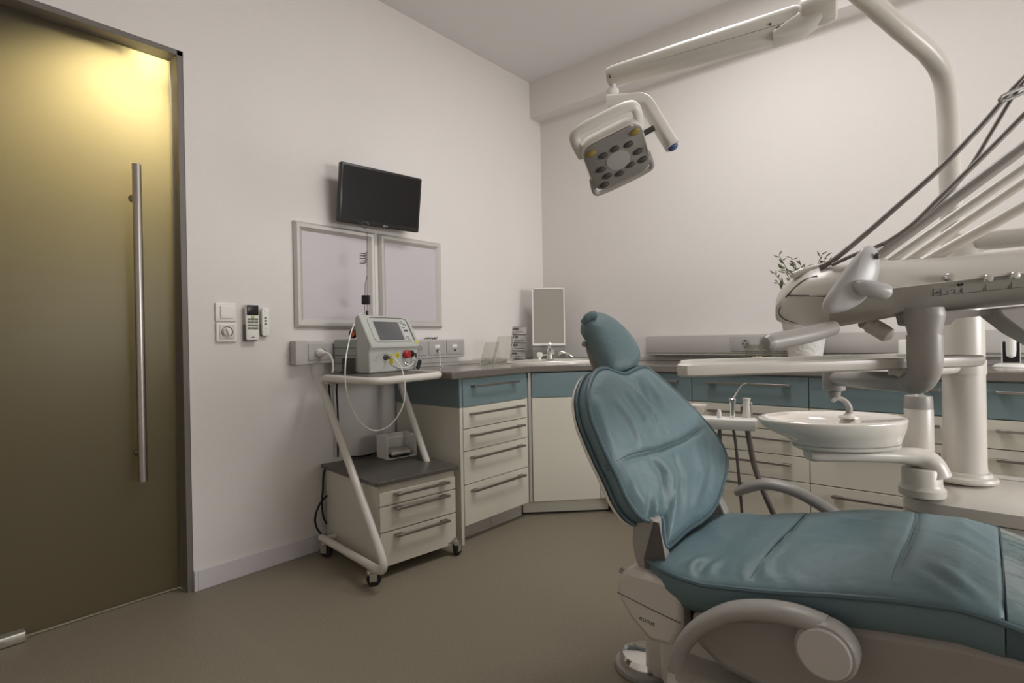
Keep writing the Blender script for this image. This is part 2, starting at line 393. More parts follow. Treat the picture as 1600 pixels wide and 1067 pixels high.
# unit on the left wall
t = thing('drawer_cabinet', 'five-drawer base cabinet with blue top drawer beside the laser trolley', 'cabinet', (.25, -1.1, 0), 'base cabinets under the worktop')
obj('carcass', MB().box(.02, .494, -1.337, -.835, .0875, CB-.001), M['lam'], t)
ep = MB().box(.018, .511, -1.357, -1.338, 0, .669)
obj('end_panel', ep, M['lam'], t, bev=.001)
obj('end_panel_band', MB().box(.018, .511, -1.357, -1.338, .6695, CB-.001), M['bluelam'], t, bev=.001)
A, B, O = (.513, -1.337), (.513, -.838), (1, 0)
for z0, z1, hz in ((.0875, .289, .257), (.289, .453, .420), (.453, .563, .530), (.563, .670, .636)):
    drawer(t, A, B, O, z0, z1, M['lam'], hz, (.085, .885))
drawer(t, A, B, O, .670, CB-.003, M['bluelam'], .772, (.11, .80))
obj('toe_kick', MB().box(.43, .444, -1.338, -1.08, .0, .087).box(.43, .444, -1.077, -.822, 0, .087), M['toe'], t)
# corner unit
t = thing('corner_cabinet', 'angled corner sink cabinet with one plain pale door and blue band', 'cabinet', (.4, -.45, 0), 'base cabinets under the worktop')
A, B = V((.527, -.817, 0)), V((.79, -.535, 0)); d = (B-A).normalized(); o = V((d.y, -d.x, 0))
poly = [(.02, -.833), (.494, -.833), A.xy-o.xy*.02, B.xy-o.xy*.02, (.808, -.494), (.808, -.02), (.02, -.02)]
obj('carcass', MB().prism([(p[0], p[1]) for p in poly], lambda u, v, w: V((u, v, w)), .0875, CB-.03), M['lam'], t)
drawer(t, A, B, o, .0875, .670, M['lam'], name='door')
drawer(t, A, B, o, .670, CB-.003, M['bluelam'], name='fascia')
for p in (A, B):
    q = p-d*.010 if p is A else p+d*.010
    obj('filler_strip', MB().obox(q-o*.012+EZ*.4485, .017, .012, .722, d, o, EZ), M['alu'], t, bev=.001)
a2, b2 = V((.437, -.806, 0)), V((.793, -.452, 0)); dd = (b2-a2).normalized(); oo = V((dd.y, -dd.x, 0))
obj('plinth', MB().obox((a2+b2)/2-oo*.012+EZ*.047, (b2-a2).length-.006, .02, .080, dd, oo, EZ), M['lam'], t, bev=.001)
obj('plinth_seal', MB().obox((a2+b2)/2-oo*.008+EZ*.0035, (b2-a2).length-.01, .02, .007, dd, oo, EZ), M['black'], t)
# units on the back wall
O = (0, -1); YB = -.505
def back_unit(x0, x1, rows, label, kick=True):
    t = thing('drawer_cabinet', label, 'cabinet', ((x0+x1)/2, -.25, 0), 'base cabinets under the worktop')
    obj('carcass', MB().box(x0+.001, x1-.001, -.486, -.02, .0875, CB-.001), M['lam'], t)
    obj('toe_kick', MB().box(x0, x1, -.452, -.438, 0, .087), M['toe'], t)
    for z0, z1, hz in rows:
        drawer(t, (x0, YB), (x1, YB), O, z0, z1, M['bluelam'] if z0 > .66 else M['lam'], hz, (.165, .865))
    return t
R5 = [(.0875, .335, .298), (.335, .448, .410), (.448, .56, .52), (.56, .67, .632), (.67, CB-.003, .768)]
R4 = [(.0875, .335, .298), (.335, .56, .524), (.56, .67, .632), (.67, CB-.003, .772)]
back_unit(.812, 1.318, R5, 'drawer cabinet mostly hidden by the chair back, right of the corner unit')
back_unit(1.318, 1.852, R5, 'drawer cabinet seen between the chair back and the spittoon bowl')
back_unit(1.852, 2.386, R4, 'drawer cabinet behind the spittoon and the support column')
back_unit(2.386, 2.920, R4, 'drawer cabinet right of the support column, at the edge of view')
# worktop (one continuous L-shaped top with a lip at the wall)
ov = .018
cpoly = [(.004, -1.425), (.535, -1.425), (.535, -.828), (.772, -.538), (.795, -.525), (3.0, -.525), (3.0, -.004), (.004, -.004)]
t = thing('worktop', 'dark grey laminate worktop running round the corner over the cabinets', 'worktop', (.3, -.3, CT))
obj('top', MB().prism(cpoly, lambda u, v, w: V((u, v, w)), CB, CT), M['ctop'], t, bev=.006)
obj('upstand', MB().box(.004, .018, -1.36, -.004, CT, CT+.022).box(.018, 3.0, -.018, -.004, CT, CT+.022), M['trunk'], t, bev=.003)

# power trunking on the back wall
t = thing('power_trunking', 'long grey power trunking with sockets on the back wall above the worktop', 'socket strip', (1.9, 0, .895))
obj('channel', MB().rbox((1.92, -.028, .951), 2.16, .104, .052, .012, EX, EZ, -EY, e=.004), M['trunk'], t)
obj('lower_lip', MB().box(.86, 3.0, -.048, -.002, .885, .8985), M['alu'], t, bev=.002)
for x0, x1 in ((1.36, 1.515), (1.52, 1.675), (1.68, 1.83)):
    s = obj('socket_plate', MB().rbox(((x0+x1)/2, -.056, .951), x1-x0-.004, .082, .006, .004, EX, EZ, -EY, e=.002), M['socket'], t)
    c = V((x0+.083, -.059, .951))
    hl = obj('socket_hole', MB().lathe([(.023, 0), (.023, .0016), (.0205, .0016), (.02, .0004), (.0001, .0004)], c, -EY), M['greyp'], s)
    pn = MB()
    for dx in (-.01, .01): pn.cyl(c+V((dx, -.001, 0)), c+V((dx, -.003, 0)), .0035, n=10)
    obj('contact', pn.obox(c+V((0, -.002, .017)), .008, .004, .005).obox(c+V((0, -.002, -.017)), .008, .004, .005), M['black'], s)

# ------------------------------------------------------------------ things on the worktop
# sink
t = thing('sink', 'oval white sink let into the corner of the worktop', 'sink', (.38, -.42, CT))
sd = V((.68, .733, 0)).normalized()
obj('basin', MB().lathe([(.02, .002), (.10, .0025), (.165, .004), (.185, .010), (.20, .016), (.215, .014), (.222, .004), (.222, 0)], (.375, -.415, CT), EZ, n=48, sx=1.32, sy=.86, x=sd), M['porcelain'], t)
obj('drain', MB().lathe([(.022, 0), (.02, .002)], (.375, -.415, CT+.003), EZ), M['chrome'], t)
# faucet
t = thing('faucet', 'chrome mixer tap at the rear of the corner sink', 'faucet', (.25, -.27, CT))
fc = V((.262, -.285, CT+.012)); fo = V((.733, -.68, 0)).normalized()
obj('tap_body', MB().lathe([(.030, 0), (.030, .006), (.022, .012), (.020, .045), (.022, .06), (.018, .07)], fc, EZ), M['chrome'], t)
obj('spout', MB().tube(cr([fc+EZ*.04, fc+EZ*.06+fo*.04, fc+EZ*.062+fo*.09, fc+EZ*.045+fo*.12], 6), [.012]*18+[.011], 12), M['chrome'], t)
obj('lever', MB().tube(cr([fc+EZ*.068, fc+EZ*.09-fo*.005, fc+EZ*.105+fo*.02], 5), [.015, .014, .013, .012, .011, .010, .009, .008, .008, .007, .006], 12), M['chrome'], t)
t = thing('hand_shower', 'small chrome pull-out sprayer lying beside the tap', 'sprayer', (.32, -.22, CT))
hp = fc + V((.055, .065, 0))
obj('sprayer_body', MB().tube(cr([hp+V((-.02, -.02, .03)), hp+EZ*.045, hp+V((.03, .03, .03)), hp+V((.045, .05, .012))], 6), [.014]*8+[.011]*11, 12), M['chrome'], t)
# soap
t = thing('hand_brush', 'small white brush on the sink ledge left of the tap', 'brush', (.2, -.34, CT+.016))
bp = at(843, 550, 3.62)
obj('brush_head', MB().rbox((bp.x, bp.y, CT+.045), .04, .035, .032, .012, sd, V((sd.y, -sd.x, 0)), EZ), M['bright'], t)
obj('brush_stem', MB().cyl((bp.x, bp.y, CT+.04), V((bp.x, bp.y, CT+.043))+sd*.09, .004, n=10).cyl((bp.x, bp.y, CT+.002), (bp.x, bp.y, CT+.032), .012, n=14), M['bright'], t)
# mirror panel on clear stand
P = [at(830.5, 450, 3.73), at(880, 450.5, 3.73), at(884.5, 539, 3.68), at(833, 540, 3.68)]
t = thing('tilted_mirror', 'tall grey mirror in a thin white frame standing behind the corner tap', 'mirror', ((P[2]+P[3])/2).xy.to_3d()+EZ*CT)
mu = (P[1]-P[0]+P[2]-P[3]).normalized(); mv = (P[0]-P[3]+P[1]-P[2]).normalized(); mv = (mv-mu*mv.dot(mu)).normalized(); mn = mu.cross(mv); mc2 = sum(P, V())/4
mw, mh = (P[1]-P[0]).length+.004, (P[0]-P[3]).length
f = MB()
for s in (-1, 1): f.obox(mc2+mu*(s*(mw/2-.004)), .008, mh, .012, mu, mv, mn)
f.obox(mc2+mv*(mh/2-.004), mw, .008, .012, mu, mv, mn).obox(mc2-mv*(mh/2-.007), mw, .015, .014, mu, mv, mn)
obj('frame', f, M['bright'], t, bev=.001)
obj('mirror_glass', MB().obox(mc2-mn*.001, mw-.014, mh-.02, .008, mu, mv, mn), M['mirror'], t)
lo = mc2-mv*(mh/2)-mn*.02
zc = (CT+lo.z)/2
obj('stand', MB().obox(V((lo.x, lo.y, zc+.004))-mn*.01, mw*1.02, .05, lo.z-CT-.004, mu.xy.to_3d().normalized(), V((mn.x, mn.y, 0)).normalized(), EZ), mat('stand_grey', (150, 146, 141), .3), t, bev=.004)
# leaflet holder
P = [at(794.5, 507, 3.76), at(820.5, 507, 3.72), at(826, 557, 3.70), at(800, 559.5, 3.74)]
t = thing('leaflet_holder', 'grey printed leaflet holder leaning by the wall left of the mirror', 'leaflet holder', (P[3].x, P[3].y, CT))
hu = (P[1]-P[0]).normalized(); hv = (P[0]-P[3]).normalized(); hv = (hv-hu*hv.dot(hu)).normalized(); hn = hu.cross(hv); hc = sum(P, V())/4
hw, hh = (P[1]-P[0]).length, (P[0]-P[3]).length
hc.z = CT+hh/2*hv.z+.003
obj('back_plate', MB().obox(hc-hn*.008, hw, hh, .006, hu, hv, hn), M['greyp'], t)
obj('side_plate', MB().obox(hc-hu*(hw/2)+hn*.004, .005, hh, .028, hu, hv, hn), M['bright'], t)
for k in range(4):
    z = hh*(.5-.02-.1-.24*k)
    lf = obj('leaflet', MB().obox(hc+hv*z+hn*(.002+.005*k), hw*.92, hh*.2, .004, hu, hv, hn), M['paper'], t)
    obj('leaflet_print', MB().obox(hc+hv*(z+hh*.05)+hn*(.0045+.005*k)-hu*.02, hw*.3, hh*.06, .001, hu, hv, hn).obox(hc+hv*(z-hh*.04)+hn*(.0045+.005*k)+hu*.012, hw*.55, hh*.02, .001, hu, hv, hn), M['dgrey'], lf)
# clear acrylic display stands
def acrylic(c, dirv, s, label):
    t = thing('display_stand', label, 'display stand', (c.x, c.y, CT), 'clear acrylic display stands')
    d = V((dirv[0], dirv[1], 0)).normalized(); n = V((-d.y, d.x, 0)); c = V((c.x, c.y, CT+.002))
    up = (n*-.55+EZ).normalized(); w = n.cross(EZ)
    obj('back_rest', MB().obox(c+up*(s*.5), s*.62, s, .0035, d, up, d.cross(up)), M['acryl'], t)
    obj('foot', MB().obox(c+n*.05*1+EZ*.02, s*.62, .10, .0035, d, (n+EZ*.25).normalized(), d.cross((n+EZ*.25).normalized())), M['acryl'], t)
    ed = MB()
    for sx in (-1, 1): ed.cyl(c+d*(sx*s*.31), c+d*(sx*s*.31)+up*s, .0022, n=6)
    ed.cyl(c-d*(s*.31), c+d*(s*.31)+n*.06+EZ*.012, .002, n=6).cyl(c+d*(s*.31), c-d*(s*.31)+n*.06+EZ*.012, .002, n=6)
    obj('polished_edge', ed, M['bright'], t)
acrylic(V((.20, -.83, 0)), (.3, 1), .15, 'clear acrylic display stand, the nearer one on the worktop end')
acrylic(V((.15, -.66, 0)), (.3, 1), .19, 'clear acrylic display stand, the taller one nearer the leaflet holder')

# cotton box
t = thing('cotton_box', 'clear lidded two-compartment box of cotton on the worktop by the plant pot', 'dispenser box', (1.58, -.2, CT))
bx0, bx1, by0, by1, bz1 = 1.50, 1.685, -.245, -.13, .965
wl = MB()
for x in (bx0, (bx0+bx1)/2, bx1): wl.box(x-.0015, x+.0015, by0, by1, CT+.004, bz1-.02)
for y in (by0, by1): wl.box(bx0, bx1, y-.0015, y+.0015, CT+.004, bz1-.02)
wl.box(bx0, bx1, by0, by1, CT+.001, CT+.004)
obj('box_body', wl, M['acryl'], t)
obj('lid', MB().box(bx0-.003, bx1+.003, by0-.003, by1+.003, bz1-.02, bz1-.016).box(bx0-.003, bx1+.003, by0-.004, by0-.001, bz1-.035, bz1-.016), M['acryl'], t)
for i in range(26):
    x = random.uniform(bx0+.012, (bx0+bx1)/2-.012); y = random.uniform(by0+.012, by1-.012); z = CT+.012+random.choice((0, .009, .018))
    o = obj('cotton_pellet', MB().ball((x, y, z), .0095, 10, .8), M['pellet'], org=(x, y, CT))
    tag(o, 'yellowish cotton pellet heaped in the left half of the clear box', 'cotton pellet', 'cotton pellets in the box')
for k in range(3):
    for i in range(7):
        x = (bx0+bx1)/2+.012+i*.0108; y = by0+.018; z = CT+.0105+k*.0102
        x += .004*(k % 2); a = random.uniform(-.12, .12)
        o = obj('cotton_roll', MB().cyl((x, y, z), (x+a*.04, y+.075, z+random.uniform(-.001, .001)), .0046, n=10), M['cotton'], org=(x, y, CT))
        tag(o, 'white cotton roll stacked in the right half of the clear box', 'cotton roll', 'cotton rolls in the box')

# potted plant
pp = V((1.795, -.30, CT))
t = thing('potted_plant', 'thin olive-leaved plant in a white tapered pot behind the instrument console', 'potted plant', pp)
obj('pot', MB().lathe([(.066, .001), (.067, .004), (.098, .20), (.101, .205), (.095, .205), (.09, .19)], pp, EZ, 36), M['pot'], t)
obj('soil', MB().lathe([(.001, 0), (.0905, 0), (.0905, .006), (.001, .012)], pp+EZ*.186, EZ, 24), M['soil'], t)
lf, stm = MB(), MB()
def sprig(tip, base, nl, ls):
    mid = (tip+base)/2 + V((random.uniform(-.02, .02), random.uniform(-.02, .02), .02)); pts = cr([base, mid, tip], 8)
    stm.tube(pts, [.0028*(1-.6*i/len(pts)) for i in range(len(pts))], 5)
    for k in range(nl):
        q = pts[min(len(pts)-1, 5+int((len(pts)-5)*k/nl))]
        d = (pts[-1]-pts[0]).normalized(); side = V((random.uniform(-1, 1), random.uniform(-1, 1), random.uniform(-.3, .5))).normalized()
        dv = (d*.6+side).normalized(); nrm = dv.cross(V((random.random(), random.random(), .3))).normalized(); wv = dv.cross(nrm)
        L = ls*random.uniform(.7, 1.15); Wd = L*.17
        lf.add([q, q+dv*L*.35+wv*Wd+nrm*.003, q+dv*L*.7+wv*Wd*.7+nrm*.002, q+dv*L, q+dv*L*.7-wv*Wd*.7+nrm*.002, q+dv*L*.35-wv*Wd+nrm*.003, q+dv*L*.5-nrm*.002],
               [(0, 1, 6), (1, 2, 6), (2, 3, 6), (3, 4, 6), (4, 5, 6), (5, 0, 6)])
for (px, py) in ((1217, 398), (1211, 428), (1236, 402), (1243, 412), (1251, 412), (1225, 420), (1258, 418), (1270, 424), (1290, 402), (1284, 398), (1296, 408), (1288, 420), (1215, 440), (1276, 430), (1266, 440), (1300, 425)):
    sprig(at(px, py, 2.62+random.uniform(-.08, .08)), pp+V((random.uniform(-.03, .03), random.uniform(-.03, .03), .185)), 13, .036)
obj('stems', stm, M['stem'], t); obj('leaves', lf, M['leaf'], t, smooth=False)

# small white devices further right on the worktop
t = thing('white_dispenser', 'small white tabletop device behind the console elbow, with grey display', 'device', (2.23, -.16, CT))
obj('left_body', MB().rbox((2.180, -.2, .909), .048, .10, .115, .006), M['bright'], t)
obj('right_body', MB().rbox((2.275, -.15, .918), .10, .08, .10, .006), M['bright'], t)
obj('display', MB().box(2.236, 2.316, -.1925, -.189, .893, .945), mat('display_grey', (138, 140, 138), .3), t)
obj('base_tray', MB().rbox((2.235, -.17, .857), .16, .13, .012, .006), M['bright'], t)
t = thing('small_card', 'little card with a blue top edge stuck to the back wall trunking', 'card', (2.28, -.06, .965))
obj('card_sheet', MB().box(2.262, 2.302, -.061, -.0585, .965, 1.02), mat('card_pale2', (212, 198, 190), .5), t)
obj('card_header', MB().box(2.262, 2.302, -.062, -.061, 1.011, 1.02), mat('card_blue', (60, 110, 170), .5), t)
obj('card_footer', MB().box(2.266, 2.300, -.062, -.061, .965, .971), M['black'], t)
def curing(x, y, label, fl=1):
    t = thing('curing_light', label, 'curing light', (x, y, CT), 'curing lights on charging stands')
    obj('stand_base', MB().lathe([(.058, 0), (.057, .004), (.045, .012), (.03, .016)], (x, y, CT+.001), EZ, 32), M['bright'], t)
    obj('cradle', MB().rbox((x, y-.004, CT+.062), .054, .04, .085, .006), M['black'], t)
    obj('cradle_rim', MB().box(x-.029, x-.026, y-.026, y+.016, CT+.02, CT+.104).box(x+.026, x+.029, y-.026, y+.016, CT+.02, CT+.104), M['bright'], t)
    w = obj('handpiece', MB().lathe([(.008, 0), (.0165, .008), (.018, .03), (.018, .12), (.016, .165), (.012, .185), (.004, .19)], (x, y-.016, CT+.038), EZ, 24), M['bright'], t)
    bt = MB()
    for z in (.128, .142): bt.tube([V((x+.006*cos(a), y-.033, CT+.038+z+.006*sin(a))) for a in [2*pi*k/14 for k in range(14)]], .0024, 6, closed=True)
    obj('button', bt, M['black'], w)
    return t
curing(2.527, -.20, 'white curing light upright in a black cradle, right end of the worktop')
curing(2.655, -.20, 'second white curing light, furthest right on the worktop edge')
o = obj('pen_light', MB().cyl((2.40, -.1, CT+.002), (2.40, -.1, .905), .008, n=14), M['black'], org=(2.40, -.1, CT))
tag(o, 'thin dark and white upright applicator just right of the support column', 'applicator')
o2 = obj('cap', MB().cyl((2.40, -.1, .905), (2.40, -.1, .938), .0085, n=14), M['bright'], o)

# ------------------------------------------------------------------ laser trolley
A6 = rad(-6); TX = V((cos(A6), sin(A6), 0)); TY = V((-sin(A6), cos(A6), 0)); T0 = V((.53, -1.895, 0))
def T(u, v, z): return T0+TX*u+TY*v+EZ*z
t = thing('trolley', 'white tubular trolley on castors with three drawers, standing against the left wall', 'trolley', T(-.22, .22, 0))
TW = .44     # the right-hand side of the frame stands further back
path = [T(-.46, 0, .085), T(.145, 0, .085), T(-.455, 0, .838), T(.06, 0, .838), T(-.075, .452, .838), T(-.43, .405, .838), T(-.03, .44, .085), T(-.46, .44, .085)]
obj('frame', MB().tube(fillet(path, .10, 9), .0165, 14), M['white'], t)
obj('rear_crossbar', MB().cyl(T(-.43, 0, .085), T(-.43, TW, .085), .012).cyl(T(-.38, 0, .82), T(-.38, TW, .82), .012), M['white'], t)
obj('shelf', MB().prism([(-.43, .008), (-.01, .008), (.02, .025), (.03, .07), (-.055, .38), (-.08, .43), (-.11, .44), (-.42, .395)], lambda u, v, w: T(u, v, w), .838, .852), M['dlam'], t, bev=.002)
for i, (u, v) in enumerate(((.0, 0), (-.44, 0), (.0, .44), (-.44, TW))):
    a = (1.15, .5, 1.9, .8)[i]; d = V((cos(a), sin(a), 0)); n = V((-d.y, d.x, 0)); c = T(u, v, 0); w = c+d*.014+EZ*.030
    cs = obj('caster', MB().cyl(c+EZ*.052, c+EZ*.072, .016, n=16).cyl(c+EZ*.066, c+EZ*.086, .008).obox(c+n*.015+d*.008+EZ*.042, .030, .003, .040, d, n).obox(c-n*.015+d*.008+EZ*.042, .030, .003, .040, d, n).obox(c+EZ*.058+d*.004, .036, .033, .004, d, n), M['chrome'], t)
    obj('wheel', MB().lathe([(.004, -.011), (.026, -.011), (.030, -.007), (.030, .007), (.026, .011), (.004, .011)], w, n, 24), M['rubber'], cs)
cab = MB().obox(T(-.27, .252, .2225), .49, .40, .345, TX, TY)
obj('cabinet_box', cab, M['lam'], t, bev=.002)
tp = [(-.53, .034), (-.012, .034), (-.002, .044), (-.002, .462), (-.012, .472), (-.53, .472)]
obj('cabinet_top', MB().prism(tp, lambda u, v, w: T(u, v, w), .396, .413), M['dlam'], t, bev=.002)
for z0, z1, hz in ((.307, .366, .352), (.197, .305, .292), (.050, .195, .178)):
    a, b2 = T(-.012, .054, 0), T(-.012, .452, 0)
    drawer(t, (a.x, a.y), (b2.x, b2.y), (TX.x, TX.y), z0, z1, M['lam'], hz, (.16, .86))
text('maker_lettering', 'SADENT', .012, M['dgrey'], t, T(-.0113, .425, .062), TY, EZ)

# laser device
L0 = V((.30, -1.72, .853))
A12 = rad(12); TX0, TY0 = TX, TY; TX = V((cos(A12), sin(A12), 0)); TY = V((-sin(A12), cos(A12), 0))
def Lp(u, v, z): return L0+TX*u+TY*v+EZ*(z-.853)
LW = .355; KL = LW/.268
t = thing('laser_device', 'grey tabletop medical laser with a sloping screen, on the trolley shelf', 'laser device', Lp(-.15, LW/2, .853))
prof = [(0, .853), (0, .945), (.004, .962), (.012, .972), (.012, .985), (-.058, 1.121), (-.064, 1.127), (-.076, 1.126), (-.086, 1.115), (-.090, 1.09), (-.08, .985), (-.08, .853)]
obj('front_housing', MB().prism(prof, lambda u, z, v: Lp(u, v, z), 0, LW), M['laser'], t, bev=.007)
rh = MB().prism([(-.235, .006), (-.07, .006), (-.07, LW-.006), (-.16, LW-.006)], lambda u, v, z: Lp(u, v, z), .856, 1.014)
rho = obj('rear_housing', rh, M['laserd'], t, bev=.008)
gr = MB()
for z in (.90, .938, .972): gr.obox(Lp(-.16, .0055, z), .14, .002, .0025, TX, TY)
obj('side_groove', gr, M['dgrey'], rho)
gr = MB()
for k in range(17): gr.obox(Lp(-.178+k*.0052, .005, .893), .0026, .003, .062, TX, TY)
obj('vent', gr, M['dgrey'], rho)
pv = (Lp(-.058, 0, 1.121)-Lp(.012, 0, .985)); pl = pv.length; pv.normalize(); pn = TY.cross(pv); pn = pn if pn.x > 0 else -pn
def S(v, w, h=0): return Lp(.012, v*KL, .985)+pv*w+pn*h
def spanel(v0, v1, w0, w1, th, r, h=0): return MB().rbox(S((v0+v1)/2, (w0+w1)/2, h+th/2-.001), (v1-v0)*KL, w1-w0, th+.002, r, TY, pv, pn, e=.001)
sc_ = obj('screen_frame', spanel(.028, .238, .014, .142, .004, .02), M['laser'], t)
obj('screen_outline', MB().tube([S(*p, .004) for p in [(.045, .145), (.22, .145), (.236, .138), (.243, .12), (.243, .02)]], .0018, 6), M['dgrey'], sc_)
obj('screen', spanel(.052, .184, .022, .122, .003, .002, .004), M['lcd'], sc_)
obj('key_panel', spanel(.192, .232, .018, .136, .0015, .008, .004), mat('key_panel', (196, 198, 194), .4), sc_)
kb = MB()
for v, w in ((.204, .12), (.217, .106), (.207, .034)): kb.tube([S(v+.007*cos(a), w+.007*sin(a), .0062) for a in [2*pi*k/14 for k in range(14)]], .0014, 5, closed=True)
kb.obox(S(.212, .074, .0058), .030, .012, .001, TY, pv, pn).obox(S(.212, .022, .0058), .016, .004, .001, TY, pv, pn).obox(S(.206, .092, .0058), .018, .003, .001, TY, pv, pn)
obj('key_mark', kb, M['dgrey'], sc_)
obj('warning_triangle', MB().prism([(.238, .004), (.262, .004), (.25, .026)], lambda v, w, h: S(v, w, h), -.001, .0012), M['yellow'], t)
F = lambda v, z, h=0: Lp(h, v*KL, z)
rim = MB().tube([F(.178+.078*cos(a), .912+.046*sin(a), .0005) for a in [2*pi*k/40 for k in range(40)]], .002, 6, closed=True)
rim.tube([F(.075+.045*cos(a), .912+.03*sin(a), .0005) for a in [rad(x) for x in range(20, 200, 12)]], .0016, 6)
obj('front_rim', rim, M['laserd'], t)
fp = obj('fiber_port', MB().lathe([(.014, 0), (.014, .006), (.011, .008), (.011, .012)], F(.080, .924), TX, 20), M['dgrey'], t)
obj('fiber_plug', MB().lathe([(.007, 0), (.007, .018), (.004, .022)], F(.080, .924, .010), TX, 14), M['blue'], fp)
wl = MB().obox(F(.108, .934, .0005), .034, .010, .0015, TY, EZ, TX)
obj('warning_label', wl, M['yellow'], t)
wl = obj('warning_label', MB().obox(F(.110, .905, .0005), .036, .030, .0015, TY, EZ, TX), M['yellow'], t)
wm = MB()
for k in range(3): wm.obox(F(.110, .914-.009*k, .0014), .026, .003, .0006, TY, EZ, TX)
obj('label_print', wm, mat('label_ink', (92, 84, 30), .6), wl)
wl = obj('round_label', MB().lathe([(.0145, 0), (.0145, .001), (.0001, .001)], F(.147, .932), TX, 24), M['yellow'], t)
obj('label_print', MB().tube([F(.147+.006*cos(a), .932+.006*sin(a), .0012) for a in [2*pi*k/12 for k in range(12)]], .0012, 5, closed=True), mat('label_ink2', (92, 84, 30), .6), wl)
eb = obj('emergency_button', MB().lathe([(.012, 0), (.012, .010), (.021, .012), (.0215, .024), (.017, .029), (.0001, .030)], F(.186, .934), TX, 24), M['red'], t)
ks = obj('key_switch', MB().lathe([(.017, 0), (.016, .010), (.010, .011)], F(.224, .936), TX, 20), M['black'], t)
obj('key', MB().obox(F(.226, .928, .022), .004, .022, .024, TY, EZ, TX).tube([F(.226+.012*cos(a), .905+.012*sin(a), .03) for a in [2*pi*k/14 for k in range(14)]], .0016, 6, closed=True), M['chrome'], ks)
obj('key_fob', MB().rbox(F(.245, .880, .028), .022, .052, .010, .009, (TY*.85-EZ*.5).normalized()*1, (TY*.5+EZ*.85).normalized(), TX), M['rubber'], ks)
obj('socket_ring', MB().lathe([(.012, 0), (.012, .004), (.009, .006), (.006, .003)], F(.196, .889), TX, 20), M['chrome'], t)
obj('socket_lead', MB().tube(cr([F(.224, .915, .012), F(.222, .895, .02), F(.20, .876, .02), F(.17, .868, .012), F(.14, .872, .004)], 6), .0035, 8), M['white'], t)
obj('rubber_foot', MB().cyl(Lp(-.05, .03, .850), Lp(-.05, .03, .855), .012).cyl(Lp(-.05, LW-.03, .850), Lp(-.05, LW-.03, .855), .012).cyl(Lp(-.20, .03, .850), Lp(-.20, .03, .858), .012).cyl(Lp(-.14, LW-.03, .850), Lp(-.14, LW-.03, .858), .012), M['rubber'], t)
# fibre lead looping down in front of the trolley
fl = cr([F(.080, .924, .028), at(617, 561, 2.36), at(628, 578, 2.34), at(633, 605, 2.33), at(629, 635, 2.33), at(612, 662, 2.33), at(588, 673, 2.33), at(566, 662, 2.33), at(549, 635, 2.32), at(540, 600, 2.31), at(540, 565, 2.33), at(545, 535, 2.40), at(551, 512, 2.52), at(560, 494, 2.62), at(569, 486, 2.645)], 8)
o = obj('fibre_lead', MB().tube(fl, .0028, 8), M['bright'], org=F(.08, .924, .028)); tag(o, 'thin white fibre hanging in a loop from the laser front', 'cable')
# fibre stand
TX, TY = TX0, TY0
fs = at(573, 470, 2.66); sd2 = 2.66
t = thing('fibre_stand', 'thin wire stand with a ring, coil and black sleeve, rising behind the laser screen', 'wire stand', V((fs.x, fs.y, 1.01)))
a0, a1 = at(574, 492, sd2), at(573.5, 362, sd2)
wr = MB().tube([V((a0.x, a0.y, 1.0145)), a0, a1], .0018, 6)
rc = at(570.5, 351, sd2); wr.tube([rc+RIGHT*(.015*cos(a))+UP*(.015*sin(a)) for a in [2*pi*k/20 for k in range(20)]], .003, 6, closed=True)
wr.tube([at(573, 432, sd2), at(570.5, 445, sd2), at(569.5, 490, sd2)], .0018, 6)
M['wire'] = mat('wire_steel', (112, 108, 104), .35, .8)
obj('wire', wr, M['wire'], t)
cl = []
cc0, cc1 = at(567.5, 394, sd2), at(567.5, 413, sd2)
for k in range(81):
    q = k/80; a = 2*pi*5*q; cl.append(cc0.lerp(cc1, q)+RIGHT*(.016*cos(a))+FWD*(.016*sin(a)))
obj('coil', MB().tube(cl, .0019, 6), M['wire'], t)
obj('sleeve', MB().rbox(at(571.8, 468.5, sd2), .040, .022, .044, .006, RIGHT, FWD, UP, e=.002), M['black'], t)
obj('tip', MB().cyl(at(573.6, 485.5, sd2), at(573.6, 492, sd2), .0065), M['black'], t)
# goggles on the rear housing
gp = Lp(-.182, .034, 1.0145)
t = thing('safety_goggles', 'orange-lensed black safety glasses lying folded on the rear of the laser', 'safety glasses', gp)
gf = MB(); ln = MB()
gx = V((cos(rad(28)), sin(rad(28)), 0)); gy = V((gx.y, -gx.x, 0))          # lenses look out into the room
for k in (-1, 1):
    c = gp+gx*(.021*k)+EZ*.025; ax = (gy+gx*.25*k+EZ*.15).normalized()
    gf.lathe([(.019, -.012), (.0225, -.006), (.0225, .004), (.019, .008), (.0165, .003), (.017, -.012)], c, ax, 20)
    ln.lathe([(.0001, 0), (.0175, 0), (.0165, .005), (.0001, .009)], c, ax, 20)
    gf.tube(cr([c+gx*.02*k, c+gx*.024*k-gy*.02+EZ*.012, c-gy*.05-EZ*.010+gx*.01*k, c-gy*.06-EZ*.021], 5), .003, 8)
gf.tube(cr([gp-gx*.012+EZ*.04, gp+EZ*.046, gp+gx*.012+EZ*.04], 5), .004, 8)
obj('goggle_frame', gf, M['black'], t); obj('lens', ln, M['orange'], t)
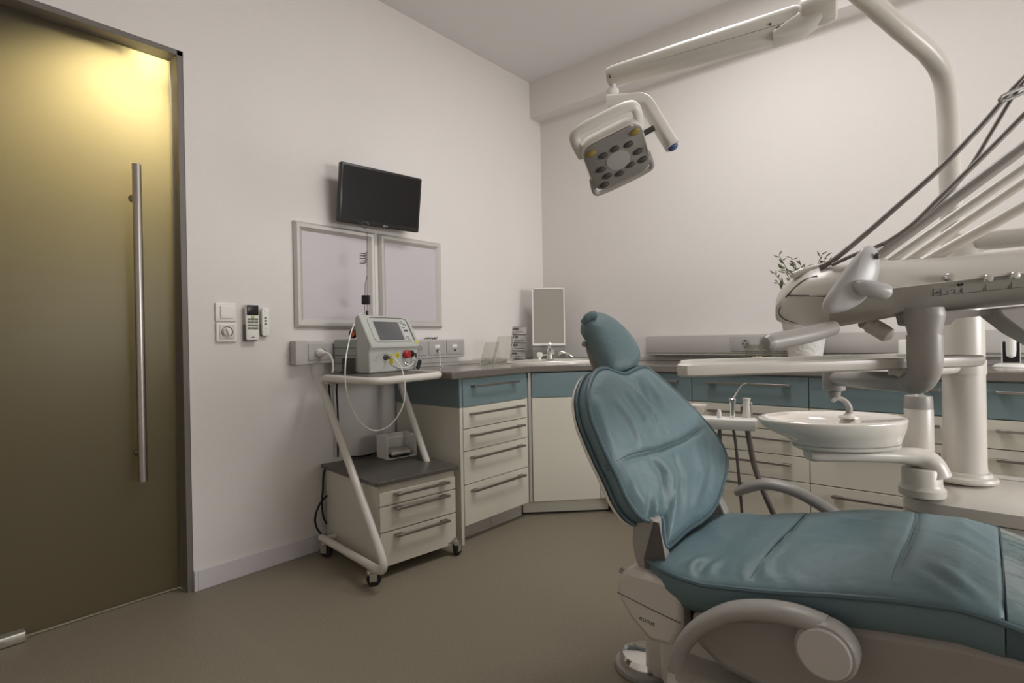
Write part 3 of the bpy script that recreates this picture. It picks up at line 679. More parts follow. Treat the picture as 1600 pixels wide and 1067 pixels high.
# foot pedal in its white cover, on the trolley cabinet
p0, p1 = at_z(606.5, 719, .4145), at_z(650.5, 711, .4145); pu = (p1-p0).normalized(); pw = (p1-p0).length; pd = V((-pu.y, pu.x, 0)); pd = pd if pd.x < 0 else -pd
t = thing('pedal_cover', 'open white sheet-metal box standing on the trolley cabinet, holding a pedal', 'box', (p0+p1)/2+pd*.06)
pc = MB()
hh = .112
pc.obox(p0+pd*.055+EZ*(hh/2), .003, .11, hh, pu, pd).obox(p1+pd*.055+EZ*(hh/2), .003, .11, hh, pu, pd).obox((p0+p1)/2+pd*.055+EZ*.0015, pw, .11, .003, pu, pd).obox((p0+p1)/2+pd*.11+EZ*(hh/2), pw+.003, .003, hh, pu, pd)
obj('cover_sheet', pc, M['bright'], t, bev=.0008)
obj('cover_rim', MB().cyl(p0+EZ*hh, p0+EZ*hh+pd*.11, .003, n=8).cyl(p1+EZ*hh, p1+EZ*hh+pd*.11, .003, n=8).cyl(p0+EZ*hh*.98, p1+EZ*hh*.98, .003, n=8), M['bright'], t)
t = thing('foot_pedal', 'small pale foot pedal on a black base inside the open white box', 'foot pedal', (p0+p1)/2+pd*.05+EZ*.004)
q = (p0+p1)/2+pd*.045+EZ*.004
obj('pedal_base', MB().rbox(q+EZ*.008, pw*.66, .075, .015, .008, pu, pd), M['black'], t)
obj('pedal_plate', MB().rbox(q+EZ*.025, pw*.68, .075, .018, .008, pu, (pd+EZ*.12).normalized()), M['white'], t)
# black leads behind the trolley
def lead(pts, r, label, mt='rubber'):
    o = obj('power_lead', MB().tube(cr(pts, 8), r, 8), M[mt], org=pts[0]); tag(o, label, 'cable')
lead([at_x(513, 590, .06), at_x(516, 625, .03), at_x(521, 650, .03), at_x(533, 676, .04), at_x(541, 700, .06), at_z(545, 711, .42)], .005, 'black lead crossing down from the trolley shelf to the cabinet top')
lead([at_x(528, 592, .05), at_x(526, 610, .03), at_x(528, 650, .025), at_x(528, 690, .025), at_x(528, 714, .025)], .0045, 'black lead hanging straight down behind the trolley')
lead([at_z(548, 713, .420), at_z(556, 713.5, .420), at_z(570, 712.0, .420), at_z(588, 707.5, .420)], .005, 'black lead lying across the trolley cabinet top to the white box')
lead([at_x(510, 728, .025), at_x(505.5, 742, .03), at_x(504.5, 765, .03), at_x(503, 785, .03), at_x(505, 806, .03), at_x(510, 818, .03)], .0045, 'upper black lead bowing out at the rear of the trolley cabinet')
lead([at_x(511, 774, .05), at_x(500, 787, .055), at_x(493, 806, .06), at_x(494, 822, .06), at_x(502, 834, .06), at_x(512, 838, .06)], .005, 'lower black lead looping near the trolley rear castor')

# ------------------------------------------------------------------ dental chair
def interp(tab, x):
    if x <= tab[0][0]: return tab[0][1]
    for (a, b), (c, d) in zip(tab, tab[1:]):
        if x <= c:
            q = (x-a)/(c-a); return b+(d-b)*q
    return tab[-1][1]
chair = thing('dental_chair', 'blue upholstered dental chair with grey armrests and pale base, in the foreground', 'dental chair', (2.05, -1.68, 0))
YC = -1.69
zp = [(1.70, .425), (1.85, .432), (1.95, .434), (2.09, .459), (2.21, .486), (2.31, .506), (2.40, .518), (2.45, .514), (2.485, .506), (2.6, .475), (2.75, .43), (2.95, .37)]
dm = [(1.72, .0), (1.80, .022), (1.88, .034), (2.0, .056), (2.13, .062), (2.27, .058), (2.40, .042), (2.47, .030), (2.6, .03), (2.95, .02)]
def hw(x):
    if x < 1.98: q = (1.98-x)/.262; return .29*max(0, 1-q**2.6)**(1/2.6)
    return .29 - max(0, x-2.45)*.12
def seat_ring(x, inset=0, n=14, top=True, drop=.085, zoff=0):
    h = max(hw(x)-inset, .002); z = interp(zp, x)+zoff; d = interp(dm, x)
    r = []
    r.append(V((x, YC-h*.90, z-drop))); r.append(V((x, YC-h*.985, z-drop*.55))); r.append(V((x, YC-h, z-.008)))
    for k in range(n+1):
        a = -1+2*k/n; r.append(V((x, YC+h*a*.995, z+d*(1-abs(a)**3.2) - .004*(abs(a) > .97))))
    r.append(V((x, YC+h, z-.008))); r.append(V((x, YC+h*.985, z-drop*.55))); r.append(V((x, YC+h*.90, z-drop)))
    return r
def lin(a, b, n): return [a+(b-a)*i/n for i in range(n+1)]
xs = [1.7185, 1.722, 1.73, 1.742, 1.757, 1.775, 1.80, 1.83, 1.87] + lin(1.91, 2.462, 16)
def pdist(x, y, pl):
    best = (9, 0)
    L = len(pl)-1
    for i in range(L):
        ax, ay = pl[i]; bx_, by_ = pl[i+1]; dx, dy = bx_-ax, by_-ay; q = max(0, min(1, ((x-ax)*dx+(y-ay)*dy)/(dx*dx+dy*dy+1e-12)))
        d = math.hypot(x-ax-dx*q, y-ay-dy*q)
        if d < best[0]: best = (d, (i+q)/L)
    return best
def relief(x, y, folds):
    h = 0
    for pl, amp, wd in folds:
        d, q = pdist(x, y, pl)
        if d < 4*wd: h += amp*sin(pi*min(1, max(0, q*.9+.05)))*(math.exp(-(d/wd)**2)*1.5-.5*math.exp(-(d/(2*wd))**2))
    return h
SF = [([(1.925, -1.895), (1.900, -1.925), (1.912, -1.972)], .010, .012), ([(1.968, -1.90), (1.948, -1.93), (1.962, -1.972)], .010, .012), ([(1.945, -1.91), (1.925, -1.935), (1.938, -1.97)], -.008, .008),
      ([(2.06, -1.90), (2.075, -1.94), (2.12, -1.975)], .009, .012), ([(2.10, -1.92), (2.13, -1.95), (2.17, -1.977)], .007, .012), ([(2.02, -1.92), (2.03, -1.95), (2.04, -1.975)], .006, .010),
      ([(2.33, -1.70), (2.40, -1.72), (2.455, -1.78)], -.006, .012), ([(2.36, -1.86), (2.41, -1.92), (2.455, -1.965)], .007, .014), ([(2.33, -1.90), (2.39, -1.95), (2.44, -1.972)], .005, .012), ([(2.14, -1.60), (2.2, -1.66), (2.28, -1.68)], .005, .02),
      ([(2.05, -1.75), (2.15, -1.82), (2.28, -1.84)], .004, .02), ([(1.82, -1.60), (1.90, -1.75), (1.98, -1.82)], .005, .025), ([(2.12, -1.5), (2.2, -1.52), (2.28, -1.5)], .004, .02), ([(2.38, -1.55), (2.42, -1.62), (2.455, -1.66)], .004, .014)]
for x_, bnd in ((2.045, .03), (2.30, .02)):
    SF.append(([(x_+bnd*(1-(k/10)**2), YC+.285*k/10) for k in range(-10, 11)], -.006, .008))
def seat_full(x):
    r = seat_ring(x, n=56)
    for p in r[3:-3]:
        a = abs(p.y-YC)/max(hw(x), .01); p.z += relief(p.x, p.y, SF)*(1-a**8)
    return r
xs = [1.7185, 1.722, 1.73, 1.742, 1.757, 1.775] + lin(1.79, 2.462, 84)
obj('seat_cushion', MB().loft([seat_full(x) for x in xs]), [M['vinyl']], chair, ang=80)
xs2 = lin(2.464, 2.98, 14)
obj('foot_cushion', MB().loft([seat_ring(x, .002) for x in xs2]), M['vside'], chair, ang=80)
fcv = []
for x in lin(2.466, 2.95, 12): fcv.append([p+EZ*.003 for p in seat_ring(x, -.003)[3:-3]] + [p for p in reversed([q-EZ*.002 for q in seat_ring(x, -.003)[3:-3]])])
obj('foot_cover', MB().loft(fcv), M['cover'], chair, ang=80)
pp_ = MB(); near = [V((x, YC-hw(x)-.001, interp(zp, x)-.003)) for x in xs+xs2]; far = [V((x, YC+hw(x)+.001, interp(zp, x)-.003)) for x in xs+xs2]
pp_.tube(list(reversed(far))+near, .0065, 8)
obj('seat_piping', pp_, M['piping'], chair)
def seam(x0, bend, a0=-1, a1=1):
    pts = []
    for k in range(25):
        a = a0+(a1-a0)*k/24; x = x0+bend*(1-a*a)+.0
        h = hw(x); pts.append(V((x, YC+h*a*.99, interp(zp, x)+interp(dm, x)*(1-abs(a)**3.2)-.0030)))
    return pts
sm = MB()
for x0, bd_ in ((2.045, .03), (2.30, .02), (2.455, .006)):
    for o_ in (-.0045, .0045): sm.tube([p+EX*o_ for p in seam(x0, bd_)], .0022, 6)
obj('seat_seam', sm, M['piping'], chair)
# backrest
ta, rz = rad(24), rad(-5)
bn = V((cos(ta)*cos(rz), cos(ta)*sin(rz), sin(ta))); bu = V((-sin(rz), cos(rz), 0)); bw = bn.cross(bu); bp0 = V((1.77, -1.68, .6))
bpx = [(958, 581), (944.5, 575.6), (930.4, 578.8), (920.3, 595), (915.5, 619), (920.3, 651.4), (932.4, 683.6), (948.5, 719.9), (962.6, 748.1), (976.7, 780.4), (992, 803), (1003, 812), (1012, 815.4), (1023, 812), (1031, 810), (1034, 822), (1036, 845), (1039.5, 857), (1050, 850), (1073.5, 828.7), (1097.6, 812.6), (1117.8, 788.4), (1131.9, 744), (1133.9, 715.9), (1121.8, 687.7), (1103.7, 663.5), (1073.5, 631.2), (1041.2, 601), (1017, 580.8), (1005, 573), (992, 576), (975, 584)]
bo = []
for p in bpx:
    q = at_plane(p[0], p[1], bp0, bn)-bp0; bo.append((q.dot(bu), q.dot(bw)))
bo = [(p.x, p.y) for p in cr([V((a, b, 0)) for a, b in bo], 5, True)]
def Bp(u, s, h):                                        # lumbar and side shaping
    return bp0+bu*u+bw*s+bn*(h)
c0 = (-.01, .09)
def bring(k, h): return [Bp(c0[0]+(u-c0[0])*k, c0[1]+(s-c0[1])*k, h) for u, s in bo]
lay = [(.94, -.045), (.985, -.040), (.995, -.02), (1.0, -.004), (.985, .003), (.955, .010), (.90, .018), (.78, .026), (.6, .033), (.4, .037), (.2, .039), (.03, .040)]
BF = []
for line, amp, wd in ((((960, 620), (985, 660), (1003, 700)), .009, .014), (((975, 612), (1000, 650), (1018, 690)), -.009, .012), (((990, 605), (1012, 640), (1030, 690)), .008, .016), (((1005, 640), (1028, 665), (1045, 690)), -.007, .012),
        (((1012, 714), (1032, 740), (1042, 790)), -.009, .013), (((1024, 712), (1046, 745), (1055, 800)), .008, .016), (((1048, 705), (1064, 745), (1066, 795)), -.007, .013), (((938, 615), (946, 655), (965, 700)), .008, .016), (((930, 620), (938, 660), (955, 700)), -.008, .010),
        (((1080, 690), (1094, 740), (1088, 790)), .009, .020), (((1100, 690), (1112, 730), (1108, 770)), -.006, .014), (((1026, 775), (1030, 810), (1040, 845)), .012, .016), (((1018, 770), (1022, 800), (1030, 830)), -.008, .010), (((1010, 585), (1022, 610), (1040, 650)), .007, .018), (((985, 730), (1000, 770), (1020, 800)), .007, .018),
        (((965, 724), (985, 712.5), (1008, 706.5), (1030, 702.5), (1060, 690.5), (1085, 677.5), (1108, 665)), -.009, .010), (((1002, 588), (1006, 608), (1012, 630)), -.010, .009)):
    pl = []
    for px, py in line:
        q = at_plane(px, py, bp0+bn*.03, bn)-bp0; pl.append((q.dot(bu), q.dot(bw)))
    BF.append((pl, amp, wd))
lay2 = lay[:4]; prof_ = lay[3:]
for k in range(1, 46):
    x = 1-.97*(k/45); ks = sorted((a, b) for a, b in prof_); lay2.append((x, interp(ks, x)))
rgs = []
for k, h in lay2:
    r = []
    for u, s_ in bo:
        uu, ss = c0[0]+(u-c0[0])*k, c0[1]+(s_-c0[1])*k
        r.append(Bp(uu, ss, h+(relief(uu, ss, BF)*min(1, (1-k)*12) if h > -.003 else 0)))
    rgs.append(r)
obj('backrest_cushion', MB().loft(rgs), M['vinyl'], chair, ang=80)
obj('backrest_piping', MB().tube(bring(.992, .004), .0062, 8, closed=True).tube(bring(.998, -.036), .005, 8, closed=True), M['piping'], chair)
obj('backrest_shell', MB().loft([bring(1.0, -.047), bring(1.006, -.045), bring(1.008, -.052), bring(.96, -.066), bring(.7, -.078), bring(.2, -.085)]), M['bright'], chair, ang=60)
def bh(u, s):                                           # cushion height over the outline plane
    k = 0.0
    for i in range(len(bo)):
        (x1, y1), (x2, y2) = bo[i], bo[(i+1) % len(bo)]
        dx, dy = u-c0[0], s-c0[1]; a1, b1 = x1-c0[0], y1-c0[1]; a2, b2_ = x2-c0[0], y2-c0[1]
        den = a1*b2_-a2*b1
        if abs(den) < 1e-12: continue
        w1, w2 = (dx*b2_-dy*a2)/den, (a1*dy-b1*dx)/den
        if w1 >= -1e-6 and w2 >= -1e-6: k = max(k, w1+w2)
    ks = sorted((a, b) for a, b in lay if b > -.0045); return interp(ks, k)
sm = MB()
ln_ = [at_plane(px, py, bp0+bn*.03, bn)-bp0 for px, py in ((965, 725), (985, 713), (1008, 707), (1030, 703), (1060, 691), (1085, 678), (1106, 666))]
ln_ = cr([V((q.dot(bu), q.dot(bw), 0)) for q in ln_], 6)
for o_ in (-.005, .005): sm.tube([Bp(q.x, q.y+o_, bh(q.x, q.y+o_)-.0045) for q in ln_], .0024, 6)
obj('backrest_seam', sm, M['piping'], chair)
# headrest
ha, hz_ = rad(30), rad(-16)
hn = V((cos(ha)*cos(hz_), cos(ha)*sin(hz_), sin(ha))); hu = V((-sin(hz_), cos(hz_), 0)); hwv = hn.cross(hu); hp0 = at(957, 537, (V((1.575, -1.69, .98))-CAM).dot(FWD))
hpx = [(915, 496), (922, 490.5), (928.7, 488.6), (940, 490.7), (956.9, 500.2), (973.7, 514.9), (988.4, 532.9), (997.4, 549.7), (999, 560), (995, 572.2), (988.4, 580.1), (976, 584.5), (958, 584.8), (949, 577.9), (941, 561), (932, 543), (923, 526), (913, 508)]
ho = []
for p in hpx:
    q = at_plane(p[0], p[1], hp0, hn)-hp0; ho.append((q.dot(hu), q.dot(hwv)))
ho = [(p.x, p.y) for p in cr([V((a, b, 0)) for a, b in ho], 3, True)]
hcx = (sum(p[0] for p in ho)/len(ho), sum(p[1] for p in ho)/len(ho))
def hring(k, h, sh=0): return [hp0+hu*(hcx[0]+(u-hcx[0])*k)+hwv*(hcx[1]+(s-hcx[1])*k)+hn*h for u, s in ho]
obj('headrest', MB().loft([hring(.80, -.034), hring(.93, -.032), hring(.985, -.02), hring(1, -.004), hring(.975, .008), hring(.9, .018), hring(.75, .026), hring(.5, .031), hring(.25, .033), hring(.03, .034)]), M['vinyl'], chair, ang=80)
tip = hp0+hu*0+hwv*0
q0 = at(914, 499, (hp0-CAM).dot(FWD)-.02)
obj('headrest_lip', MB().tube(cr([at(910.5, 504.5, 1.70), at(914.5, 499.5, 1.695), at(921, 494, 1.695), at(930, 492, 1.70)], 5), [.007]+[.0095]*5+[.012]*5+[.013]*5, 12), M['vinyl'], chair)
hbp = [(916, 531), (925, 534), (940, 560), (956, 588), (954, 606), (936, 606), (930, 590), (917, 552), (914, 540)]
hbr = MB().loft([[at(a, b2, 1.735) for a, b2 in hbp], [at(a, b2, 1.80) for a, b2 in hbp]])
hbo = obj('headrest_bracket', hbr, M['greyp'], chair, bev=.004)
obj('bracket_screw', MB().cyl(at(934, 562.5, 1.735), at(934, 562.5, 1.730), .0032, n=12), M['dgrey'], hbo)
obj('headrest_lever', MB().tube(cr([at(914, 537, 1.72), at(921, 537, 1.73), at(930, 540, 1.75)], 5), [.0072]*6+[.011]*5, 12).ball(at(913, 537.5, 1.72), .009, 12), M['greyp'], chair)
obj('headrest_cap', MB().ball(at(922, 524, 1.765), .022, 16), M['bright'], chair)
# back hinge arm
hp_ = [(1.751, .530), (1.738, .49), (1.740, .44), (1.758, .40), (1.795, .375), (1.83, .40), (1.825, .45), (1.806, .49), (1.800, .535)]
for yy, nm in ((-1.90, 'back_hinge'), (-1.47, 'back_hinge')):
    hg = obj(nm, MB().prism([(p.x, p.y) for p in cr([V((a, b, 0)) for a, b in hp_], 4, True)], lambda u, z, y: V((u, yy+y, z)), -.02, .02), M['greyp'], chair, bev=.006)
    if yy < -1.8: obj('hinge_cover', MB().prism([(1.792, .50), (1.80, .53), (1.815, .53), (1.838, .40), (1.83, .37), (1.775, .40), (1.772, .43)], lambda u, z, y: V((u, yy+y, z)), -.0225, -.02), M['dgrey'], hg)
# rear cover with maker's lettering
rc_ = [(1.705, .335), (1.712, .375), (1.735, .405), (1.885, .405), (1.885, .30), (1.862, .245), (1.80, .238), (1.745, .28)]
obj('rear_cover', MB().prism(rc_, lambda u, z, y: V((u, y, z)), -1.955, -1.43), M['warm'], chair, bev=.014)
obj('cover_line', MB().tube([V((1.712, -1.9557, .338)), V((1.79, -1.9557, .325)), V((1.884, -1.9557, .312))], .0011, 6), M['dgrey'], chair)
text('maker_lettering', 'eurus', .019, M['dgrey'], chair, V((1.795, -1.9556, .290)), EX-EZ*.10, EZ+EX*.10)
obj('release_lever', MB().tube([V((1.715, -1.90, .365)), V((1.690, -1.90, .372))], .007, 10), M['greyp'], chair)
# seat carrier (pale side body) and base
sb = [(1.905, .345), (1.96, .365), (2.10, .405), (2.25, .43), (2.40, .452), (2.52, .455), (2.62, .40), (2.60, .33), (2.50, .30), (2.30, .24), (2.10, .225), (1.98, .24), (1.92, .28)]
obj('seat_carrier', MB().prism(sb, lambda u, z, y: V((u, y, z)), -1.965, -1.41), M['carrier'], chair, bev=.02)
obj('black_gap', MB().box(1.885, 1.935, -1.90, -1.50, .26, .40), M['black'], chair)
obj('lift_column', MB().rbox((1.86, -1.72, .16), .20, .26, .26, .05), M['warm'], chair)
obj('base', MB().prism([(1.86, -1.99), (1.90, -2.015), (2.85, -2.00), (2.95, -1.9), (2.95, -1.5), (2.85, -1.40), (1.90, -1.40), (1.84, -1.46), (1.84, -1.94)], lambda u, v, z: V((u, v, z)), .0, .185), M['warm'], chair, bev=.02)
fd = V((1.655, -1.70, 0))
obj('base_foot', MB().lathe([(.088, .001), (.09, .01), (.088, .018), (.06, .02)], fd, EZ, 40), M['greyp'], chair)
obj('foot_plate', MB().lathe([(.075, .018), (.074, .035), (.066, .046), (.02, .05)], fd, EZ, 40), M['chrome'], chair)
obj('foot_neck', MB().rbox(fd+V((.10, -.01, .11)), .16, .11, .20, .04), M['warm'], chair)
# armrests
def armrest(y, dz, dx, side, disc):
    c = [(1.900+dx, .245), (1.915, .295), (1.955, .355), (2.02, .408), (2.085, .434), (2.15, .444), (2.205, .438)]
    pts = cr([V((x+dx*.0, y, z+dz)) for x, z in c], 6)
    n = len(pts); mb = MB()
    rr = [.017+.004*(i/n) for i in range(n)]
    mb.tube(pts, rr, 16, flat=1.5, up=(0, 0, 1))
    a = obj('armrest', mb, M['greyp'], chair)
    hc = V((2.207, y-side*.005, .400+dz))
    hub = MB().lathe([(.036, -.028), (.050, -.026), (.055, -.018), (.055, .014), (.051, .022), (.042, .025)], hc, V((0, -side, 0)), 36)
    hb_ = obj('armrest_hub', hub, M['greyp'], chair)
    if disc: obj('hub_disc', MB().lathe([(.046, .022), (.046, .0265), (.0435, .0285), (.001, .029)], hc, V((0, -side, 0)), 40), mat('disc_grey', (196, 192, 188), .4), hb_)
armrest(-2.025, 0, 0, 1, True)
far = cr([at_y(1149, 771, -1.32), at_y(1165, 763, -1.32), at_y(1185, 757.5, -1.32), at_y(1207, 757, -1.32), at_y(1240, 766, -1.32), at_y(1268, 780, -1.32), at_y(1300, 800, -1.32), at_y(1330, 822, -1.32)], 6)
obj('armrest', MB().tube(far, [.006]+[.012, .014, .015, .016, .017]+[.018]*(len(far)-6), 16, flat=1.4, up=(0, 0, 1)), M['greyp'], chair)
obj('armrest_hub', MB().lathe([(.045, -.03), (.06, -.025), (.06, .025), (.045, .03)], at_y(1335, 850, -1.32), EY, 32), M['greyp'], chair)

# ------------------------------------------------------------------ dental unit (pedestal, column, arms, bowl)
unit = thing('dental_unit', 'pale floor-standing dental unit with tall support column, behind the chair seat', 'dental unit', (2.5, -1.05, 0))
px0, px1, py0, py1 = 2.25, 3.05, -1.255, -.80
def prr(z, ins): 
    mb = []; r = .09-ins*.3
    for sx, sy, a0 in ((1, 1, 0), (-1, 1, 90), (-1, -1, 180), (1, -1, 270)):
        for k in range(7):
            a = rad(a0+15*k); cx = px1-ins-r if sx > 0 else px0+ins+r; cy = py1-ins-r if sy > 0 else py0+ins+r
            mb.append(V((cx+r*cos(a), cy+r*sin(a), z)))
    return mb
obj('pedestal_body', MB().loft([prr(.0, .02), prr(.02, .0), prr(.44, .0), prr(.475, .0)]), M['warm'], unit)
obj('pedestal_cover', MB().loft([prr(.478, -.002), prr(.512, .0), prr(.522, .012), prr(.535, .06), prr(.55, .13), prr(.557, .20)]), M['warm'], unit)
obj('pedestal_gap', MB().loft([prr(.474, .006), prr(.4795, .006)]), M['dgrey'], unit)
obj('pedestal_joint', MB().box(2.535, 2.538, py0-.0015, py0+.02, .05, .43), M['dgrey'], unit)
obj('latch', MB().box(2.531, 2.541, py0-.004, py0+.01, .415, .435), M['bright'], unit)
cx, cy = 2.395, -1.075
obj('column', MB().lathe([(.056, .56), (.0525, .60), (.0515, .9), (.0505, 1.27), (.046, 1.285), (.02, 1.288)], (cx, cy, 0), EZ, 32), M['warm'], unit)
obj('column_collar', MB().lathe([(.076, .553), (.079, .560), (.076, .567), (.066, .571), (.062, .580), (.056, .582)], (cx, cy, 0), EZ, 36), M['warm'], unit)
obj('side_arm', MB().rbox((cx+.24, cy-.01, 1.262), .44, .07, .05, .02), M['warm'], unit)
# bowl arm pivot and post
bc = at(1440, 740, 1.60); bcx, bcy = bc.x, bc.y
obj('pivot_foot', MB().lathe([(.057, .525), (.058, .545), (.053, .552), (.050, .56), (.049, .60), (.046, .605)], (bcx, bcy, 0), EZ, 32), M['warm'], unit)
aL, aR = at(1262, 705, 1.60), at(1440, 722, 1.60)
arm = cr([V((aL.x, aL.y, .650)), V((aL.x, aL.y, .650)).lerp(V((aR.x, aR.y, .640)), .5), V((aR.x-.03, aR.y-.02, .636)), V((bcx+.012, bcy+.008, .622)), V((bcx+.022, bcy+.016, .585))], 8)
nb = len(arm); obj('bowl_arm', MB().tube(arm, [.019]+[.022]*12+[.022+.020*(i/(nb-14)) for i in range(nb-14)]+[.042], 20, flat=1.35, up=(0, 0, 1)), M['warm'], unit)
pt = at(1436, 700, 1.66)
obj('rear_post', MB().lathe([(.040, .56), (.0385, .60), (.037, .765), (.036, .768)], (pt.x, pt.y, 0), EZ, 28), M['warm'], unit)
cap = MB().lathe([(.0365, .768), (.036, .795), (.034, .806)], (pt.x, pt.y, 0), EZ, 28)
obj('post_cap', cap, M['greyp'], unit)
obj('post_spigot', MB().lathe([(.02, .805), (.0125, .812), (.0125, .87)], (pt.x, pt.y, 0), EZ, 20), M['greyp'], unit)
# bowl
bl = V((at(1297, 655, 1.60).x, at(1297, 655, 1.60).y, 0)); bx = RIGHT.copy(); bx.z = 0; bx.normalize(); by = V((-bx.y, bx.x, 0))
def ell(c, a, b, z, n=48): return [bl+bx*(c+a*cos(2*pi*k/n))+by*(b*sin(2*pi*k/n))+EZ*z for k in range(n)]
def lr(l, r, b, z): return ell((l+r)/2, (r-l)/2, b, .757-(.774-z)*.64)
rings = [lr(-.108, .192, .095, .655), lr(-.112, .196, .10, .664), lr(-.13, .199, .107, .685), lr(-.16, .202, .118, .705), lr(-.186, .205, .13, .73), lr(-.200, .206, .138, .756), lr(-.203, .206, .140, .766), lr(-.200, .203, .137, .773), lr(-.19, .194, .128, .774), lr(-.183, .187, .120, .769), lr(-.175, .06, .112, .767), lr(-.165, .045, .10, .75), lr(-.135, .02, .07, .725), lr(-.07, -.04, .012, .718)]
obj('spittoon_bowl', MB().loft(rings), M['porcelain'], unit, ang=60)
obj('bowl_plinth', MB().loft([lr(-.09, .19, .08, .628), lr(-.104, .195, .09, .640), lr(-.107, .195, .092, .653)]), M['warm'], unit)
sp = [at(1326, 648, 1.60), at(1327, 637, 1.60), at(1322, 628, 1.60), at(1314, 623, 1.60), at(1306, 623, 1.60), at(1301, 627, 1.60)]
spt = cr(sp, 6); obj('cup_filler', MB().tube(spt, [.0095-.005*i/len(spt) for i in range(len(spt))], 12), M['greyp'], unit)
obj('filler_flange', MB().lathe([(.028, .752), (.027, .757), (.014, .761), (.012, .766)], (sp[0].x, sp[0].y, 0), EZ, 24), M['porcelain'], unit)
# linkage carrying the console
jx = at(1303, 594, 1.42)
lk = MB().tube(fillet([V((jx.x, jx.y, .893)), V((cx, cy, .893))], .02), .02, 14)
lk.cyl((cx, cy, .872), (cx, cy, .914), .0545, n=30)
obj('inner_link', lk, M['warm'], unit)
obj('link_joint', MB().lathe([(.014, .835), (.016, .85), (.026, .853), (.027, .872), (.027, .90), (.024, .915), (.016, .918)], (jx.x, jx.y, 0), EZ, 24), M['greyp'], unit)

# ------------------------------------------------------------------ instrument console on its elbow arm
con = thing('instrument_console', 'grey-white instrument console with control handle, hung out over the chair', 'instrument console', at(1444, 500, 1.02))
FH = FWD.copy(); FH.z = 0; FH.normalize()
stn = [(1211.5, 478, 485, 495, .105, .05), (1213, 467, 481, 499.5, .092, .08), (1217, 457, 477, 502.5, .075, .12), (1225, 446, 471.5, 505, .057, .16), (1238, 433, 467, 507, .045, .2), (1266, 420, 463, 510, .02, .26), (1296, 413, 460, 513, .005, .3), (1330, 410, 456, 507, 0, .3), (1388, 407, 450, 497, 0, .3), (1418, 405, 446.5, 491, 0, .3), (1480, 402, 439, 486, 0, .3), (1600, 389, 425, 475, 0, .3), (1720, 376, 411, 465, 0, .3)]
def cst(px): return 1.03-(px-1213)/400*.06
rings = []
for px, tp_, se, bt, f0, dep in stn:
    d0 = cst(px); r = []
    def q(py, c): return at(px, py, d0+c)
    qb = q
    r += [q(bt, f0+.115), q(bt-(bt-se)*.12, f0+.09), q(bt-(bt-se)*.5, f0+.048), q(se+.8, f0+.003)]
    r += [q(se-.8, f0), q(se-(se-tp_)*.35, f0+.004), q(se-(se-tp_)*.7, f0+.020), q(tp_+(se-tp_)*.08, f0+.042), q(tp_, f0+.07)]
    r += [qb(tp_+1, f0+max(dep*.8, .09)), q((tp_+bt)/2, f0+max(dep, .125)), q(bt-2, f0+max(dep*.8, .125))]
    rings.append(r)
cb_ = MB().loft(rings); nr = len(rings[0])
for i in range(len(rings)-1):
    if stn[i][0] >= 1296:
        for j in (0, 1, 2, 11): cb_.m[i*nr+j] = 1            # the lower front panel takes a greyer colour
M['panel'] = mat('panel_grey', (168, 163, 155), .4)
obj('console_body', cb_, [M['warm'], M['panel']], con, ang=50)
def onf(px, py, h=0):
    """a point on the console front, h in front of it"""
    se = interp([(s_[0], s_[2]) for s_ in stn], px); bt = interp([(s_[0], s_[3]) for s_ in stn], px); tp_ = interp([(s_[0], s_[1]) for s_ in stn], px); f0 = interp([(s_[0], s_[4]) for s_ in stn], px)
    c = interp([(0, .003), (.5, .048), (.88, .09), (1, .115)], (py-se)/(bt-se)) if py >= se else interp([(0, 0), (.35, .004), (.7, .02), (.92, .042), (1, .07)], (se-py)/(se-tp_))
    return at(px, py, cst(px)+f0+c-h)
obj('trim_line', MB().tube([onf(px, interp([(s_[0], s_[2]) for s_ in stn], px), .0005) for px in range(1380, 1716, 12)], .0021, 6), M['bright'], con)
obj('cap_line', MB().tube(cr([onf(px, py, .0005) for px, py in ((1290, 463), (1262, 462), (1238, 461.5), (1229, 462))], 5), .0014, 6).tube(cr([onf(px, py, .0008) for px, py in ((1277, 431), (1258, 437), (1243, 448), (1229, 463), (1219, 480), (1217, 490), (1226, 499), (1246, 505))], 5), .0014, 6), M['dgrey'], con)
for px, py in ((1476.6, 434), (1536, 436), (1577, 431.5)):
    obj('regulator_knob', MB().lathe([(.0055, -.01), (.0055, .004), (.0075, .005), (.0075, .013), (.006, .015), (.001, .0152)], onf(px, py), -FH, 18), M['chrome'], con)
obj('pilot_lamp', MB().lathe([(.0055, -.004), (.0055, .001), (.004, .0018), (.001, .001)], onf(1501, 442.5), -FH, 16), M['black'], con)
ic = MB()
def ln2(p, q, w=.0008): ic.tube([onf(*p, .0004), onf(*q, .0004)], w, 5)
for a, b in (((1458, 452), (1470, 450.5)), ((1470, 450.5), (1470.5, 461)), ((1470.5, 461), (1458.5, 462.5)), ((1458.5, 462.5), (1458, 452)), ((1461, 459), (1464, 455)), ((1463, 459.5), (1467, 454)), ((1466, 459), (1468, 456)), ((1470.5, 461), (1481.5, 459.8)), ((1481.5, 459.8), (1481, 453)), ((1503, 449), (1503.5, 458)), ((1503.5, 458), (1612, 447)), ((1500.5, 452), (1500.5, 456)), ((1540, 444), (1540.5, 454)), ((1537, 450), (1537, 454)), ((1580.5, 440), (1581, 450)), ((1577, 446), (1577, 450))): ln2(a, b)
for k in range(3): ln2((1497.5-3*k+.0, 457.5), (1496.5-3*k, 457.6), .0012)
ic.tube([onf(1489+3.2*cos(a), 454.5+3.2*sin(a), .0004) for a in [rad(x) for x in range(200, 480, 25)]], .0008, 5)
obj('printed_symbols', ic, M['dgrey'], con)
